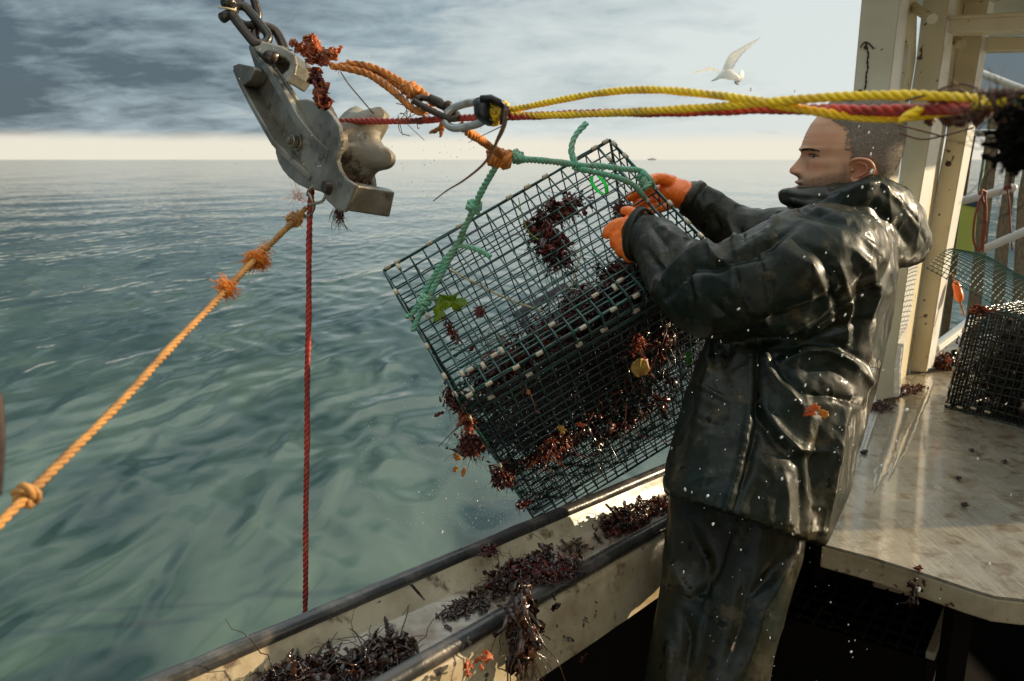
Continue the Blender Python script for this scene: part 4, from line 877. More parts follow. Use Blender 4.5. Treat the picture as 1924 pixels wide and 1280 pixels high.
clump('dark red feathery seaweed caught in the upper middle of the trap', T3(.57, .40, .02), ex(.028, .075, .018), 90, (M_weedr, M_weedd, M_weedr), .085, .011)
clump('brownish seaweed tuft just above the dark red clump in the trap', T3(.68, .22, .02), ex(.075, .028, .018), 70, (M_weedp, M_weedr, M_weedd), .06, .008)
clump('mass of dark seaweed filling the right bottom of the trap', T3(.78, .72, .14), ex(.13, .045, .08), 260, (M_weedd, M_weedr, M_weedd), .07, .007)
clump('dark reddish seaweed lying along the lower left inside of the trap', T3(.25, .83, .10), ex(.17, .045, .06), 240, (M_weedd, M_weedr, M_weedp), .06, .006)
clump('dark seaweed beneath the hoop in the trap', T3(.50, .80, .12), ex(.13, .04, .06), 150, (M_weedd, M_weedr), .06, .006)
clump('small dark red tuft beside the gloved right hand', T3(.86, .48, .01), ex(.025, .035, .01), 36, (M_weedr,), .04, .005)
clump('small pink red sprig between the green leaf and the lower trap edge', T3(.22, .60, -.01), ex(.012, .012, .005), 22, (M_weedp, M_weedr), .022, .003)
clump('pinkish seaweed strand stuck to the left edge of the end panel', T3(.10, .62, -.01), ex(.01, .04, .006), 26, (M_weedp, M_weedr), .025, .004)
clump('reddish tuft poking out of the left corner of the trap', T3(-.01, .96, .01), ex(.015, .03, .02), 50, (M_weedr, M_weedd), .035, .005)
clump('bright red seaweed sprig under the left corner of the trap', T3(-.015, 1.0, .10), ex(.012, .02, .05), 50, (M_weedr, M_weeda), .035, .005)
clump('brown red seaweed tuft hanging out left of the trap', P(885, 835, 2.05), np.diag([.03, .03, .03]), 90, (M_weedr, M_weedp), .05, .006)
clump('shaggy reddish seaweed bunch on the lower left edge of the trap', T3(-.01, 1.0, .50), ex(.025, .012, .06), 90, (M_weedr, M_weedp, M_weedd), .05, .006)
clump('rust red seaweed lit by the sun across the lower side of the trap', T3(.20, 1.02, .49), ex(.07, .012, .035), 120, (M_weedr, M_weedr, M_weedd, M_weeda), .05, .006)
clump('orange red seaweed spot glowing on the lower side of the trap', T3(.66, 1.03, .20), ex(.02, .008, .03), 30, (M_weeda, M_weedr), .03, .005)
clump('dull red seaweed streak low on the side of the trap', T3(.55, 1.02, .62), ex(.13, .01, .02), 60, (M_weedd, M_weedd, M_weedr), .05, .006)
clump('small dark red tuft near the bottom corner of the trap', T3(-.01, 1.0, .76), ex(.02, .01, .02), 30, (M_weedr,), .03, .005)
clump('dark seaweed matted inside the far half of the trap', T3(.45, .70, .55), ex(.26, .11, .14), 620, (M_weedd, M_weedd, M_weedd, M_weedr), .12, .016)
clump('dark seaweed matted along the inner right side of the trap', T3(.72, .75, .30), ex(.17, .09, .16), 520, (M_weedd, M_weedd, M_weedd, M_weedr), .12, .016)
# flat leaves
def leaf(label, c, U, V_, m, seed, ruf=.25, name='leaf', cat='leaf', n=26, par=None):
    mb = MB(); rg = np.random.default_rng(seed); ph = rg.uniform(0, 6, 6); c = np.asarray(c); N_ = nrm(np.cross(U, V_)); sc = np.linalg.norm(U)
    Vv = []; rings = 6
    for s_ in (1, -1):
        for i in range(rings+1):
            for k in range(n):
                t = 2*math.pi*k/n; r = (i/rings)*(1+ruf*(math.sin(2*t+ph[0])+.7*math.sin(5*t+ph[1])+.5*math.sin(9*t+ph[2])))
                h = sc*(.16*math.sin(3*t+ph[3])*r+.08*math.sin(7*t+ph[4])*r)
                Vv.append(c+U*r*math.cos(t)+V_*r*math.sin(t)+N_*(h+s_*.0006))
    F = []; o = (rings+1)*n
    for s_ in (0, 1):
        for i in range(rings):
            for k in range(n):
                q = [s_*o+i*n+k, s_*o+(i+1)*n+k, s_*o+(i+1)*n+(k+1) % n, s_*o+i*n+(k+1) % n]; F.append(q if s_ == 0 else q[::-1])
    F += [(rings*n+k, rings*n+o+k, rings*n+o+(k+1) % n, rings*n+(k+1) % n) for k in range(n)]
    mb.add(Vv, F); return tag(mb.build(name, m, par), label, cat)
leaf('wet yellow green sea lettuce in the left part of the trap', P(851, 568, 1.915), D(.026, -.004, 0), D(.002, .022, .006), M_leafg, 3, .3, cat='sea lettuce')
leaf('yellow green sea lettuce scrap below the bigger one by the bridle knot', P(825, 582, 1.90), D(.018, 0, 0), D(-.004, .022, .006), M_leafg, 5, .3, cat='sea lettuce')
leaf('round yellow brown leaf stuck to the side of the trap', P(1203, 691, 1.90), D(.020, .004, .004), D(-.004, .024, .004), M_leafy, 8, .06)
leaf('small bright green scrap at the right of the trap side', P(1294, 672, 1.84), D(.008, .0, .0), D(0, .013, .003), mat('green_scrap', (.06, .22, .03), .5, transl=.3), 9, .3, cat='sea lettuce')
leaf('small yellow scrap in the middle of the lower trap side', P(1055, 807, 1.98), D(.011, 0, 0), D(0, .008, .003), M_leafy, 10, .3)
leaf('small orange yellow scrap beside the yellow one on the trap', P(1090, 798, 1.98), D(.010, 0, 0), D(0, .006, .003), M_weeda, 11, .35)
leaf('tiny orange scrap high on the side of the trap', P(993, 737, 1.86), D(.004, 0, 0), D(0, .007, .002), M_weeda, 12, .2)
M_amb = mat('amber_scrap', (.62, .30, .06), .5, transl=.4)
leaf('amber scrap falling left of the trap, upper one', P(858, 859, 2.0), D(.012, 0, 0), D(0, .007, .003), M_amb, 13, .35, 'falling_scrap', 'scrap')
leaf('amber scrap falling left of the trap, slanted one', P(856, 882, 2.0), D(.008, -.006, 0), D(.003, .004, .003), M_amb, 14, .12, 'falling_scrap', 'scrap')
leaf('amber scrap falling left of the trap, lowest one', P(871, 887, 2.0), D(.006, .002, 0), D(-.002, .011, .003), M_amb, 15, .15, 'falling_scrap', 'scrap')
leaf('orange scrap flying in front of the jacket, left half', P(1525, 771, 1.25), D(.012, 0, 0), D(0, .009, .003), M_weeda, 16, .3, 'flying_scrap', 'scrap')
leaf('orange scrap flying in front of the jacket, right half', P(1547, 777, 1.25), D(.010, .002, 0), D(0, .005, .003), M_amb, 17, .25, 'flying_scrap', 'scrap')
mb = MB(); mb.tube(spline(pts([(845, 506, 1.98), (870, 520, 1.97), (905, 538, 1.97), (940, 556, 1.96), (975, 570, 1.96), (1020, 585, 1.95)]), n=40), np.abs(.0016*np.sin(np.arange(40)*.8))+.0016, 6)
mb.tube(spline(pts([(1092, 468, 1.95), (1088, 490, 1.94), (1078, 520, 1.93), (1074, 545, 1.92)]), n=20), .0018, 6)
tag(mb.build('dry_stalk', M_straw, None), 'knobbly straw coloured stalks lying across the inside of the trap', 'stalk')
mb = MB(); mb.tube(spline(pts([(974, 372, 2.0), (980, 400, 1.99), (990, 430, 1.98), (1005, 446, 1.97), (1018, 452, 1.97)]), n=20), .0013, 5)
tag(mb.build('green_stalk', M_leafg, None), 'thin green stalk above the dark red seaweed in the trap', 'stalk')
mb = MB(); mb.tube(spline(pts([(872, 792, 2.0), (850, 812, 2.0), (823, 840, 2.0)]), n=10), [.0016]*5+[.001]*5, 5); mb.tube(spline(pts([(868, 795, 2.0), (848, 820, 2.0), (836, 842, 2.0)]), n=10), .0006, 4); mb.tube(spline(pts([(895, 845, 2.0), (884, 862, 2.0), (878, 885, 2.0)]), n=8), .0006, 4)
tag(mb.build('seaweed_stalk', M_twig, None), 'thin dark stalks sticking out left from the trap edge', 'stalk')
# neon tag
mb = MB(); q = pts([(1112, 332, 1.965), (1112, 343, 1.965), (1120, 355, 1.96), (1132, 364, 1.955), (1140, 362, 1.955), (1139, 350, 1.955), (1132, 338, 1.96), (1124, 330, 1.965)])
p_ = spline(q, n=50); w_ = D(.0042, -.002, .003)
mb.add(np.concatenate([p_-w_, p_+w_, p_+w_+nrm(TD)*.0012, p_-w_+nrm(TD)*.0012]), [(i, i+1, 51+i, 50+i) for i in range(49)]+[(150+i, 100+i, 101+i, 151+i) for i in range(49)]+[(50+i, 51+i, 101+i, 100+i) for i in range(49)]+[(i, 150+i, 151+i, i+1) for i in range(49)])
tag(mb.build('neon_tag', M_tagg, None), 'neon green plastic tag looped near the top corner of the trap', 'tag')
# ------------------------------------------------------------------ second trap on the table, with its lid up
def trap2():
    a = onz(1776, 764, TZ+.004); b = onz(1924, 803, TZ+.004); u = nrm(b-a); u[2] = 0; u = nrm(u)*.62
    bk = nrm(np.array([-u[1], u[0], 0])); bk = bk if bk[1] > 0 else -bk
    root = empty('stacked_trap', a+u*.5); tag(root, 'dark wire trap standing on the work table with its mesh lid propped open', 'lobster trap')
    top = onplane(1821, 583, a, np.cross(u, (0, 0, 1))); up = top-a; vb = bk*.42
    mesh_panel(a, u, up, 24, 12, .0022).build('front_panel', M_wired, root); mesh_panel(a, vb, up, 16, 12, .0022).build('side_panel', M_wired, root)
    mesh_panel(a+vb, u, up, 24, 12, .0022).build('back_panel', M_wired, root); mesh_panel(a, u, vb, 24, 16, .0016).build('bottom_panel', M_wired, root)
    mesh_panel(a+u, vb, up, 16, 12, .0022).build('side_panel', M_wired, root)
    mesh_panel(a+bk*.012, u, up, 52, 26, .0019, 0).build('lining', M_net, root); mesh_panel(a+nrm(u)*.012, vb, up, 36, 26, .0016, 0).build('lining', M_net, root)
    mesh_panel(a+up, u, vb, 24, 16, .0016).build('top_panel', M_wired, root)
    mb = MB()
    for p, q in ((a, a+up), (a, a+u), (a+up, a+up+u), (a, a+vb), (a+up, a+up+vb), (a+vb, a+up+vb)): mb.wire(p, q, .0036, 6, 0, .001, 6)
    mb.build('edge_frame', M_wired, root)
    # curled open lid: a sheet bowed upward from the front top edge
    E1 = P(1741, 503, 2.75); E2 = P(1806, 474, 3.05); E3 = P(1862, 560, 2.72); R1 = P(2010, 610, 2.6)
    far0, far1 = P(1806, 474, 3.12), P(2060, 560, 3.0); near0, near1 = P(1741, 505, 2.78), P(1990, 640, 2.62)
    mb = MB(); nu, nv = 26, 16
    def L(i, j):
        s, t = i/nu, j/nv; p = (near0*(1-s)+near1*s)*(1-t)+(far0*(1-s)+far1*s)*t
        return p+np.array([0, 0, .035])*math.sin(math.pi*t)*(1-s*.5)+np.array([0, 0, .015])*math.sin(3*s*math.pi)*t
    for i in range(nu+1): mb.tube(np.array([L(i, j) for j in np.linspace(0, nv, 14)]), .0019, 5)
    for j in range(nv+1): mb.tube(np.array([L(i, j) for i in np.linspace(0, nu, 20)])+[0, 0, .003], .0016, 5)
    mb.build('open_lid', M_wire, root)
    n2 = nrm(np.cross(u, up)); n2 = n2 if n2[1] < 0 else -n2
    def clip(p, d):
        mb = MB(); d = nrm(d); mb.tube([p-d*.009, p+d*.009], .0045, 8); mb.build('clip', M_clip, root)
    for t in (.02, .09, .17, .25): clip(a+u*t+n2*.006+[0, 0, .012+.01*(t*31 % 2 > 1)], u)
    for t in (.08, .22, .4, .6, .8): clip(a+up*t+n2*.006, up)
    return a, u, up, vb
ta, tu, tup, tvb = trap2()
clump('tangled dark seaweed filling the trap on the table', ta+tu*.35+tup*.45+tvb*.5, np.array([tu*.26, tup*.34, tvb*.3]), 1100, (M_weedd, M_weedd, M_weedd, M_weedr), .13, .016)
clump('amber brown seaweed on the corner of the closed trap top', ta+tu*.05+tup*1.03, np.diag([.03, .03, .01]), 40, (M_weeda, M_weedr), .04, .006)
mb = MB(); mb.sphere(P(1925, 742, 2.95), 1, 24, 16, 0, np.array([D(.055, .01, 0), D(0, .04, .0), D(0, 0, .05)])); mb.v[0] += .004*fbm(mb.v[0], 30, 3)[:, None]*np.array([0, 0, 1.]); mb.build('tmp', M_glove).name = 'orange_buoy'
tag(bpy.data.objects['orange_buoy'], 'dull orange net buoy inside the trap on the table', 'buoy')
# ------------------------------------------------------------------ loose seaweed on the boat
TR = RZ-.05
def rp(px, py, z): return onz(px, py, z)
def pile(label, px, py, z, sx, sy, n, m, ln=.05, w=.006, h=.012):
    c = rp(px, py, z); c[2] = z+h*.6; u = nrm(O1-O0); v = np.array([-u[1], u[0], 0])
    return clump(label, c, np.array([u*sx, v*sy, [0, 0, h]]), int(n*.6)+2, m, ln*1.15, w, (0, 0, -.5), 'seaweed_pile', flat=z)
pile('heap of wet dark seaweed in the trough beside the jacket hem', 1180, 985, TR, .085, .03, 300, (M_weedd, M_weedd, M_weedr), .05, .008, .022)
pile('dark seaweed heap in the middle of the trough', 985, 1085, TR, .085, .03, 300, (M_weedd, M_weedd, M_weedr), .055, .008, .024)
pile('reddish dark seaweed spilling over the inner rim', 1045, 1078, RZ+.008, .05, .02, 130, (M_weedr, M_weedd), .05, .006, .012)
pile('sparse dark seaweed scraps left of the middle heap', 880, 1140, TR, .07, .035, 90, (M_weedd,), .04, .004, .003)
pile('thick dark seaweed straps at the lower end of the trough', 690, 1245, TR, .085, .035, 90, (M_weedd,), .09, .010, .008)
pile('dark seaweed strands at the bottom border in the trough', 560, 1270, TR, .08, .03, 60, (M_weedd,), .09, .010, .006)
pile('small dark seaweed lump sitting on the outer rim', 918, 1040, RZ+.010, .016, .012, 40, (M_weedd, M_weedr), .03, .006, .008)
pile('thin dark weed flecks in the clean part of the trough', 1070, 1030, TR, .05, .03, 26, (M_weedd,), .03, .003, .002)
pile('brown seaweed flecks at the far end of the trough', 1240, 950, TR, .04, .03, 90, (M_weedd, M_weedr), .04, .005, .012)
wi = nrm(I1-I0); wn = nrm(rail_pt(.5, 1)-rail_pt(.5, 0)); c_ = onplane(980, 1150, rail_pt(.5, 1)+wn*.014, wn)
mb = MB(); weed(mb, c_+[0, 0, .01], np.array([wi*.012, [0, 0, .05], wn*.004]), 90, .07, .006, (0, 1), (0, 0, -1.2))
c2 = onplane(978, 1210, rail_pt(.5, 1)+wn*.014, wn); weed(mb, c2, np.array([wi*.008, [0, 0, .03], wn*.003]), 50, .05, .006, (0, 1), (0, 0, -1.4))
tag(mb.build('hanging_seaweed', [M_weedd, M_weedd], None), 'dark seaweed strand hanging down the lit inner face of the gunwale', 'seaweed')
mb = MB()
for (x, y) in ((915, 1232), (880, 1252), (905, 1238), (1045, 1135), (1095, 1155), (1110, 1130), (1152, 1140), (1020, 1190), (1065, 1200), (1180, 1060), (1130, 1090), (1100, 1230)):
    q = onplane(x, y, rail_pt(.5, 1)+wn*.0135, wn); weed(mb, q, np.array([wi*.006, [0, 0, .01], wn*.001]), 6 if x < 930 else 3, .022, .003, (1,) if x < 930 else (0,), (0, 0, -.6), th=.0005)
tag(mb.build('weed_flecks', [M_weedd, M_weeda], None), 'thin weed flecks stuck to the inner face of the gunwale', 'seaweed', kind='stuff')
for k, (x, y, l) in enumerate(((1150, 955, 'curved dark stem lying over the outer rim beside the trap corner'), (783, 1105, 'curved dark stem lying over the outer rim near the red rope'))):
    mb = MB(); a_ = rp(x-12, y-8, RZ+.014); b_ = rp(x+6, y+4, RZ); b_[2] -= .01; c__ = rp(x+14, y+22, RZ-.03); mb.tube(spline([a_, b_, c__], n=14), [.003]*7+[.0022]*7, 6); tag(mb.build('seaweed_stalk', M_weedd, None), l, 'stem')
pile('brown seaweed heap at the foot of the last post', 1775, 690, TZ+.004, .05, .05, 300, (M_weedd, M_weeda, M_weedd), .05, .006, .035)
pile('dark seaweed scraps at the feet of the posts', 1700, 735, TZ+.004, .10, .04, 160, (M_weedd, M_weedr), .04, .005, .008)
pile('thin dark seaweed scraps on the table behind the jacket', 1650, 765, TZ+.004, .06, .04, 90, (M_weedd, M_weedr), .04, .004, .005)
pile('small dark scrap on the table next to the jacket', 1623, 851, TZ+.004, .010, .008, 16, (M_weedd,), .02, .005, .003)
for k, (x, y, l) in enumerate(((1826, 847, 'tiny dark scrap at the right border of the table, upper'), (1800, 900, 'tiny dark scrap in the middle of the table'), (1811, 950, 'tiny dark scrap just above the shadow edge on the table'), (1888, 868, 'tiny dark scrap on the table below the trap'), (1724, 1070, 'reddish brown scrap on the front edge of the table'))):
    pile(l, x, y, TZ+.004, .007, .005, 9, (M_weedd,) if k < 4 else (M_weedr,), .016, .004, .003)
mb = MB(); q = onz(1722, 1078, TZ); weed(mb, q+[-.012, -.022, -.03], np.array([[.006, 0, 0], [0, .002, 0], [0, 0, .02]]), 16, .03, .004, (0,), (0, 0, -1)); tag(mb.build('hanging_scrap', M_weedd, None), 'dark weed scrap hanging down the cream edge of the table', 'seaweed')
# amber seaweed above the pendant
mb = MB()
for a_, b_, n_ in (((598, 160), (606, 190), 26), ((590, 128), (600, 160), 24), ((600, 122), (626, 96), 13), ((598, 118), (564, 88), 16), ((600, 112), (586, 68), 13)):
    A_, B_ = P(*a_, 1.335), P(*b_, 1.335); dn = nrm(B_-A_)
    for k in range(n_):
        t = k/n_; weed(mb, A_*(1-t)+B_*t, np.diag([.005, .004, .005]), 1, .024, .0058, (0, 1) if b_[1] > 150 else (0,), dn*2.2)
tag(mb.build('amber_seaweed', [M_weeda, M_weedr], None), 'translucent amber seaweed sprig at the end of the orange pendant', 'seaweed')
mb = MB(); fuzz(mb, P(636, 396, 1.41), 46, .035, .0007, dirv=(-.1, 0, -2.6), spread=.5); fuzz(mb, P(634, 396, 1.41), 30, .025, .0004, dirv=(0, 0, -.8)); fuzz(mb, P(672, 345, 1.42), 30, .02, .0005); weed(mb, P(672, 345, 1.42), np.diag([.02, .01, .008]), 20, .02, .003, (0,), (0, 0, 0))
tag(mb.build('brown_weed_tuft', M_twig, None), 'brown weed fibres hanging from the bottom of the block', 'seaweed')
# dark blurred weed in front, right border
mb = MB(); weed(mb, P(1930, 268, .60), np.diag([.010, .016, .016]), 300, .026, .0018, (0,), (-.15, 0, 0)); mb.sphere(P(1928, 272, .61), 1, 14, 10, 0, np.array([D(.010, 0, 0), D(0, .020, 0), D(0, 0, .012)]))
tag(mb.build('dark_weed_bunch', mat('black_weed', (.004, .003, .002), .9, spec=.1), None), 'blurred black weed bunch at the right border below the ropes', 'seaweed')
mb = MB(); mb.tube(spline(pts([(-6, 740, .5), (-2, 800, .5), (-3, 860, .5), (-8, 930, .5)]), n=20), .0035, 8)
tag(mb.build('dark_strap', mat('brown_strap', (.03, .012, .008), .6), None), 'blurred dark strap just inside the left border of the photo', 'strap')

# unseen box added outside the frame to shade the far half of the table
tt = empty('added_shade_box', (2.0, 2.5, TZ)); tag(tt, 'unseen box added right of the trap to shade the far table', 'shade box')
def rring(z, g): return (np.array([2.66, 2.43, z]), np.array([.30*g, .02*g, 0]), np.array([-.02*g, .28*g, 0]))
mb = MB(); mb.loft([rring(TZ+.005, .92), rring(TZ+.03, .95), rring(TZ+.50, 1.0), rring(TZ+.50, 1.05), rring(TZ+.53, 1.05), rring(TZ+.55, .9)], 40, pw=7); mb.build('shade_box_body', M_deck, tt, angle=40)
# ------------------------------------------------------------------ the fisherman
from mathutils.bvhtree import BVHTree
def capsule_chain(mb, chain, seg=20, sub=6, squash=None):
    """smooth tapering limb through (px, py, depth, radius)"""
    p = np.array([P(*c[:3]) for c in chain]); r = np.array([c[3] for c in chain], float)
    n = len(p)*sub; q = spline(p, n=n); L = np.r_[0, np.cumsum(np.linalg.norm(np.diff(p, axis=0), axis=1))]
    Lq = np.r_[0, np.cumsum(np.linalg.norm(np.diff(q, axis=0), axis=1))]; rr = np.interp(Lq/Lq[-1]*L[-1], L, r)
    mb.tube(q, rr, seg); mb.sphere(q[0], rr[0]*.98, seg, 10); mb.sphere(q[-1], rr[-1]*.98, seg, 10)
def crease(V, N, lines, base=None):
    """real folds: ridges (+) and valleys (-) along lines drawn on the cloth, pushed along the normal"""
    x, y = proj(V); disp = np.zeros(len(V)); vis = np.einsum('ij,ij->i', N, CAM-V)/np.linalg.norm(CAM-V, axis=1); k = np.clip((vis+.15)/.35, 0, 1)
    for ln, w, a in lines:
        q = np.array(ln, float); best = np.full(len(V), 1e9); bt = np.zeros(len(V)); m = len(q)-1
        for i in range(m):
            d = q[i+1]-q[i]; L2 = d@d; t = np.clip(((x-q[i, 0])*d[0]+(y-q[i, 1])*d[1])/L2, 0, 1)
            ds = np.hypot(x-q[i, 0]-t*d[0], y-q[i, 1]-t*d[1]); c = ds < best; best[c] = ds[c]; bt[c] = (i+t[c])/m
        disp += a*(.55*np.exp(-(best/w)**2)+.6*np.exp(-1.5*np.abs(best)/w))*np.clip(np.sin(np.pi*np.clip(bt, .06, .94)), .2, 1)**.6
    return V+N*(disp*k)[:, None]
def person():
    root = empty('person', np.array([P(1300, 1700, 1.68)[0], P(1300, 1700, 1.68)[1], 0])); tag(root, 'fisherman with cropped hair in dark wet oilskins and orange gloves, pulling in a trap', 'person')
    # ---- jacket
    mb = MB(); tor = [((1505, 392), (1648, 385), 1.75, .085), ((1462, 412), (1668, 405), 1.75, .14), ((1432, 445), (1680, 450), 1.745, .20), ((1412, 500), (1684, 510), 1.74, .225), ((1380, 570), (1674, 590), 1.73, .215), ((1330, 632), (1662, 650), 1.72, .195), ((1308, 690), (1650, 715), 1.71, .20), ((1290, 745), (1632, 780), 1.70, .21), ((1270, 810), (1608, 850), 1.69, .225), ((1256, 865), (1590, 930), 1.68, .235), ((1248, 905), (1566, 985), 1.67, .24), ((1252, 926), (1549, 1026), 1.66, .24)]
    rings = []
    for a, b, d, h in tor:
        A, B = P(*a, d), P(*b, d); rings.append(((A+B)/2, (B-A)/2, nrm((A+B)/2-CAM)*h))
    q = []
    for i in range(len(rings)-1):
        for t in np.linspace(0, 1, 5, endpoint=False): q.append(tuple(rings[i][k]*(1-t)+rings[i+1][k]*t for k in range(3)))
    q.append(rings[-1]); mb.loft(q, 56, pw=2.4)
    capsule_chain(mb, [(1590, 470, 1.60, .085), (1545, 480, 1.555, .100), (1480, 510, 1.53, .104), (1415, 538, 1.53, .104), (1350, 548, 1.58, .097), (1298, 530, 1.66, .086), (1262, 492, 1.75, .070), (1232, 457, 1.82, .057), (1207, 439, 1.865, .049)], 32)
    capsule_chain(mb, [(1540, 470, 1.88, .08), (1480, 455, 1.93, .085), (1425, 448, 1.98, .070), (1375, 428, 2.02, .060), (1335, 398, 2.03, .052), (1303, 373, 2.03, .0465)], 28)
    # collar
    ring = lambda a, b, d, h: ((P(*a, d)+P(*b, d))/2, (P(*b, d)-P(*a, d))/2, nrm((P(*a, d)+P(*b, d))/2-CAM)*h)
    mb.loft([ring((1463, 358), (1668, 336), 1.745, .085), ring((1460, 366), (1676, 350), 1.745, .100), ring((1466, 380), (1688, 372), 1.745, .115), ring((1482, 392), (1695, 400), 1.745, .130), ring((1470, 415), (1690, 430), 1.745, .15)], 40)
    # hood hanging back
    def hr(t, b, d, h): A, B = P(*t, d), P(*b, d); return ((A+B)/2, (A-B)/2, nrm((A+B)/2-CAM)*h)
    mb.loft([hr((1555, 362), (1535, 402), 1.70, .07), hr((1598, 345), (1560, 412), 1.72, .12), hr((1635, 331), (1592, 432), 1.74, .145), hr((1668, 338), (1628, 462), 1.76, .15), hr((1704, 356), (1656, 488), 1.78, .145), hr((1736, 402), (1688, 502), 1.79, .11), hr((1748, 442), (1712, 498), 1.79, .07), hr((1749, 462), (1736, 488), 1.79, .03)], 40, pw=4.2)
    # hip pocket bag fold
    V, F = remesh(mb, .0050, 4, .5); N = vnormals(V, F)
    cr = [
        ([(1384, 474), (1437, 446), (1462, 404), (1538, 391), (1590, 412)], 9, .010), ([(1400, 484), (1450, 462), (1500, 420)], 9, -.010),
        ([(1480, 398), (1540, 404), (1600, 424), (1650, 470)], 8, -.012),
        ([(1413, 448), (1437, 517), (1455, 600)], 3.5, -.005), ([(1419, 447), (1443, 517), (1461, 600)], 3, .003), ([(1376, 470), (1388, 540), (1404, 625)], 3.5, -.004),
        ([(1234, 510), (1262, 462), (1310, 446)], 9, -.018), ([(1240, 528), (1290, 478), (1332, 462), (1350, 488), (1380, 500)], 9, .013),
        ([(1252, 560), (1300, 500), (1345, 505), (1400, 486), (1450, 478)], 8, -.012), ([(1262, 545), (1290, 510), (1300, 560), (1292, 610)], 8, -.008), ([(1275, 540), (1305, 520), (1312, 570)], 8, .009),
        ([(1215, 470), (1232, 500), (1250, 560)], 7, -.010), ([(1230, 415), (1262, 440), (1300, 452)], 7, .008), ([(1226, 428), (1250, 460), (1246, 500)], 6, -.008),
        ([(1345, 520), (1400, 560), (1440, 620)], 14, .006), ([(1330, 560), (1370, 600), (1420, 634)], 10, -.007),
        ([(1470, 470), (1520, 500), (1560, 560)], 14, .008), ([(1490, 450), (1545, 480), (1590, 540), (1600, 600)], 9, -.010),
        ([(1575, 500), (1590, 540), (1598, 580), (1592, 640)], 8, .014), ([(1556, 520), (1570, 560), (1575, 610)], 8, -.012), ([(1600, 465), (1630, 500), (1645, 545), (1640, 600)], 10, .012), ([(1612, 520), (1618, 580), (1606, 650)], 9, -.012),
        ([(1425, 600), (1480, 598), (1540, 572), (1580, 545)], 9, -.014), ([(1425, 628), (1490, 620), (1560, 590), (1610, 560)], 9, .011), ([(1440, 655), (1500, 648), (1580, 615), (1640, 600)], 8, -.010),
        ([(1350, 632), (1400, 640), (1440, 640), (1500, 632)], 9, -.016),
        ([(1436, 645), (1440, 690), (1462, 720), (1490, 748), (1506, 762)], 8, .012), ([(1450, 660), (1470, 700), (1500, 736)], 7, -.009), ([(1424, 650), (1422, 720), (1424, 775), (1456, 828), (1495, 868)], 9, -.017), ([(1432, 760), (1462, 806), (1500, 846), (1560, 850)], 9, .010),
        ([(1410, 655), (1414, 740), (1400, 830), (1382, 900), (1356, 975)], 6, .011), ([(1420, 700), (1424, 800), (1405, 880), (1375, 975)], 7, -.011),
        ([(1467, 678), (1510, 660), (1552, 657), (1600, 680), (1640, 722)], 10, .013), ([(1465, 668), (1520, 646), (1580, 650), (1640, 690)], 9, -.012), ([(1520, 700), (1560, 690), (1600, 720)], 9, -.008), ([(1500, 740), (1560, 745), (1620, 760)], 9, -.008),
        ([(1600, 745), (1580, 800), (1568, 860), (1560, 930), (1548, 1010)], 10, .013), ([(1545, 780), (1535, 860), (1530, 960)], 12, -.012), ([(1470, 880), (1480, 940), (1470, 1000)], 14, .009), ([(1500, 860), (1510, 920), (1505, 1000)], 12, -.009),
        ([(1345, 650), (1330, 720), (1312, 800)], 10, .007), ([(1368, 645), (1362, 700)], 7, -.009), ([(1340, 640), (1344, 690)], 6, -.009), ([(1300, 750), (1290, 830), (1270, 890)], 10, -.006), ([(1340, 860), (1320, 920), (1300, 945)], 12, .006),
        ([(1298, 728), (1335, 745), (1368, 762), (1366, 780), (1352, 800), (1320, 792), (1302, 778), (1298, 728)], 2.6, -.0035), ([(1306, 722), (1340, 738), (1372, 755)], 3, .004), ([(1312, 745), (1352, 764), (1346, 790), (1310, 776)], 9, .003),
        ([(1254, 908), (1345, 962), (1450, 990), (1548, 1008)], 2.2, -.0025), ([(1256, 904), (1346, 957), (1450, 985), (1548, 1003)], 2.2, -.0025), ([(1560, 1000), (1500, 1000), (1440, 985)], 6, .003),
        ([(1462, 366), (1500, 372), (1545, 372), (1580, 362)], 4, -.006), ([(1545, 368), (1530, 385), (1522, 396)], 3, -.005), ([(1482, 390), (1520, 396), (1560, 400)], 6, -.012),
        ([(1560, 372), (1610, 352), (1650, 345), (1700, 385), (1728, 430)], 7, .008), ([(1580, 395), (1640, 385), (1690, 430), (1712, 470)], 12, -.010), ([(1545, 402), (1600, 425), (1640, 462), (1660, 490)], 6, .007), ([(1650, 350), (1690, 372), (1724, 420), (1738, 460)], 3, -.005),
        ([(1340, 400), (1352, 430), (1345, 470)], 6, -.010), ([(1368, 415), (1382, 445), (1378, 470)], 5, .009), ([(1392, 432), (1398, 455)], 4, -.010), ([(1310, 365), (1325, 400), (1318, 430)], 5, .005),
    ]
    V = crease(V, N, cr); N = vnormals(V, F)
    w1 = fbm(V*np.array([1, 1, .55]), 9, 3, 3.1); w2 = fbm(V*np.array([1, 1, .6]), 24, 3, 8.0)
    x, y = proj(V); 
    w3 = fbm(V*np.array([1, 1, .7]), 15, 2, 21.); V = V+N*(.0070*(.5-np.abs(w1)**.6)+.0042*(.45-np.abs(w3)**.6)+.0010*(.3-np.abs(w2)))[:, None]
    M_oil = mat('black_green_oilskin', (.005, .012, .008), .48, spec=.2, col2=(.020, .017, .008), nscale=5, nlo=.38, nhi=.60, col3=(.06, .046, .025), n3=13, bump=.6, bscale=110, bdist=.0012, rvar=.22, coat=.15, spots=((.004, .004, .003), 38, .63))
    mb = MB(); mb.add(V, F); jk = mb.build('jacket', M_oil, root)
    md = jk.modifiers.new('sub', 'SUBSURF'); md.levels = 1; md.render_levels = 1
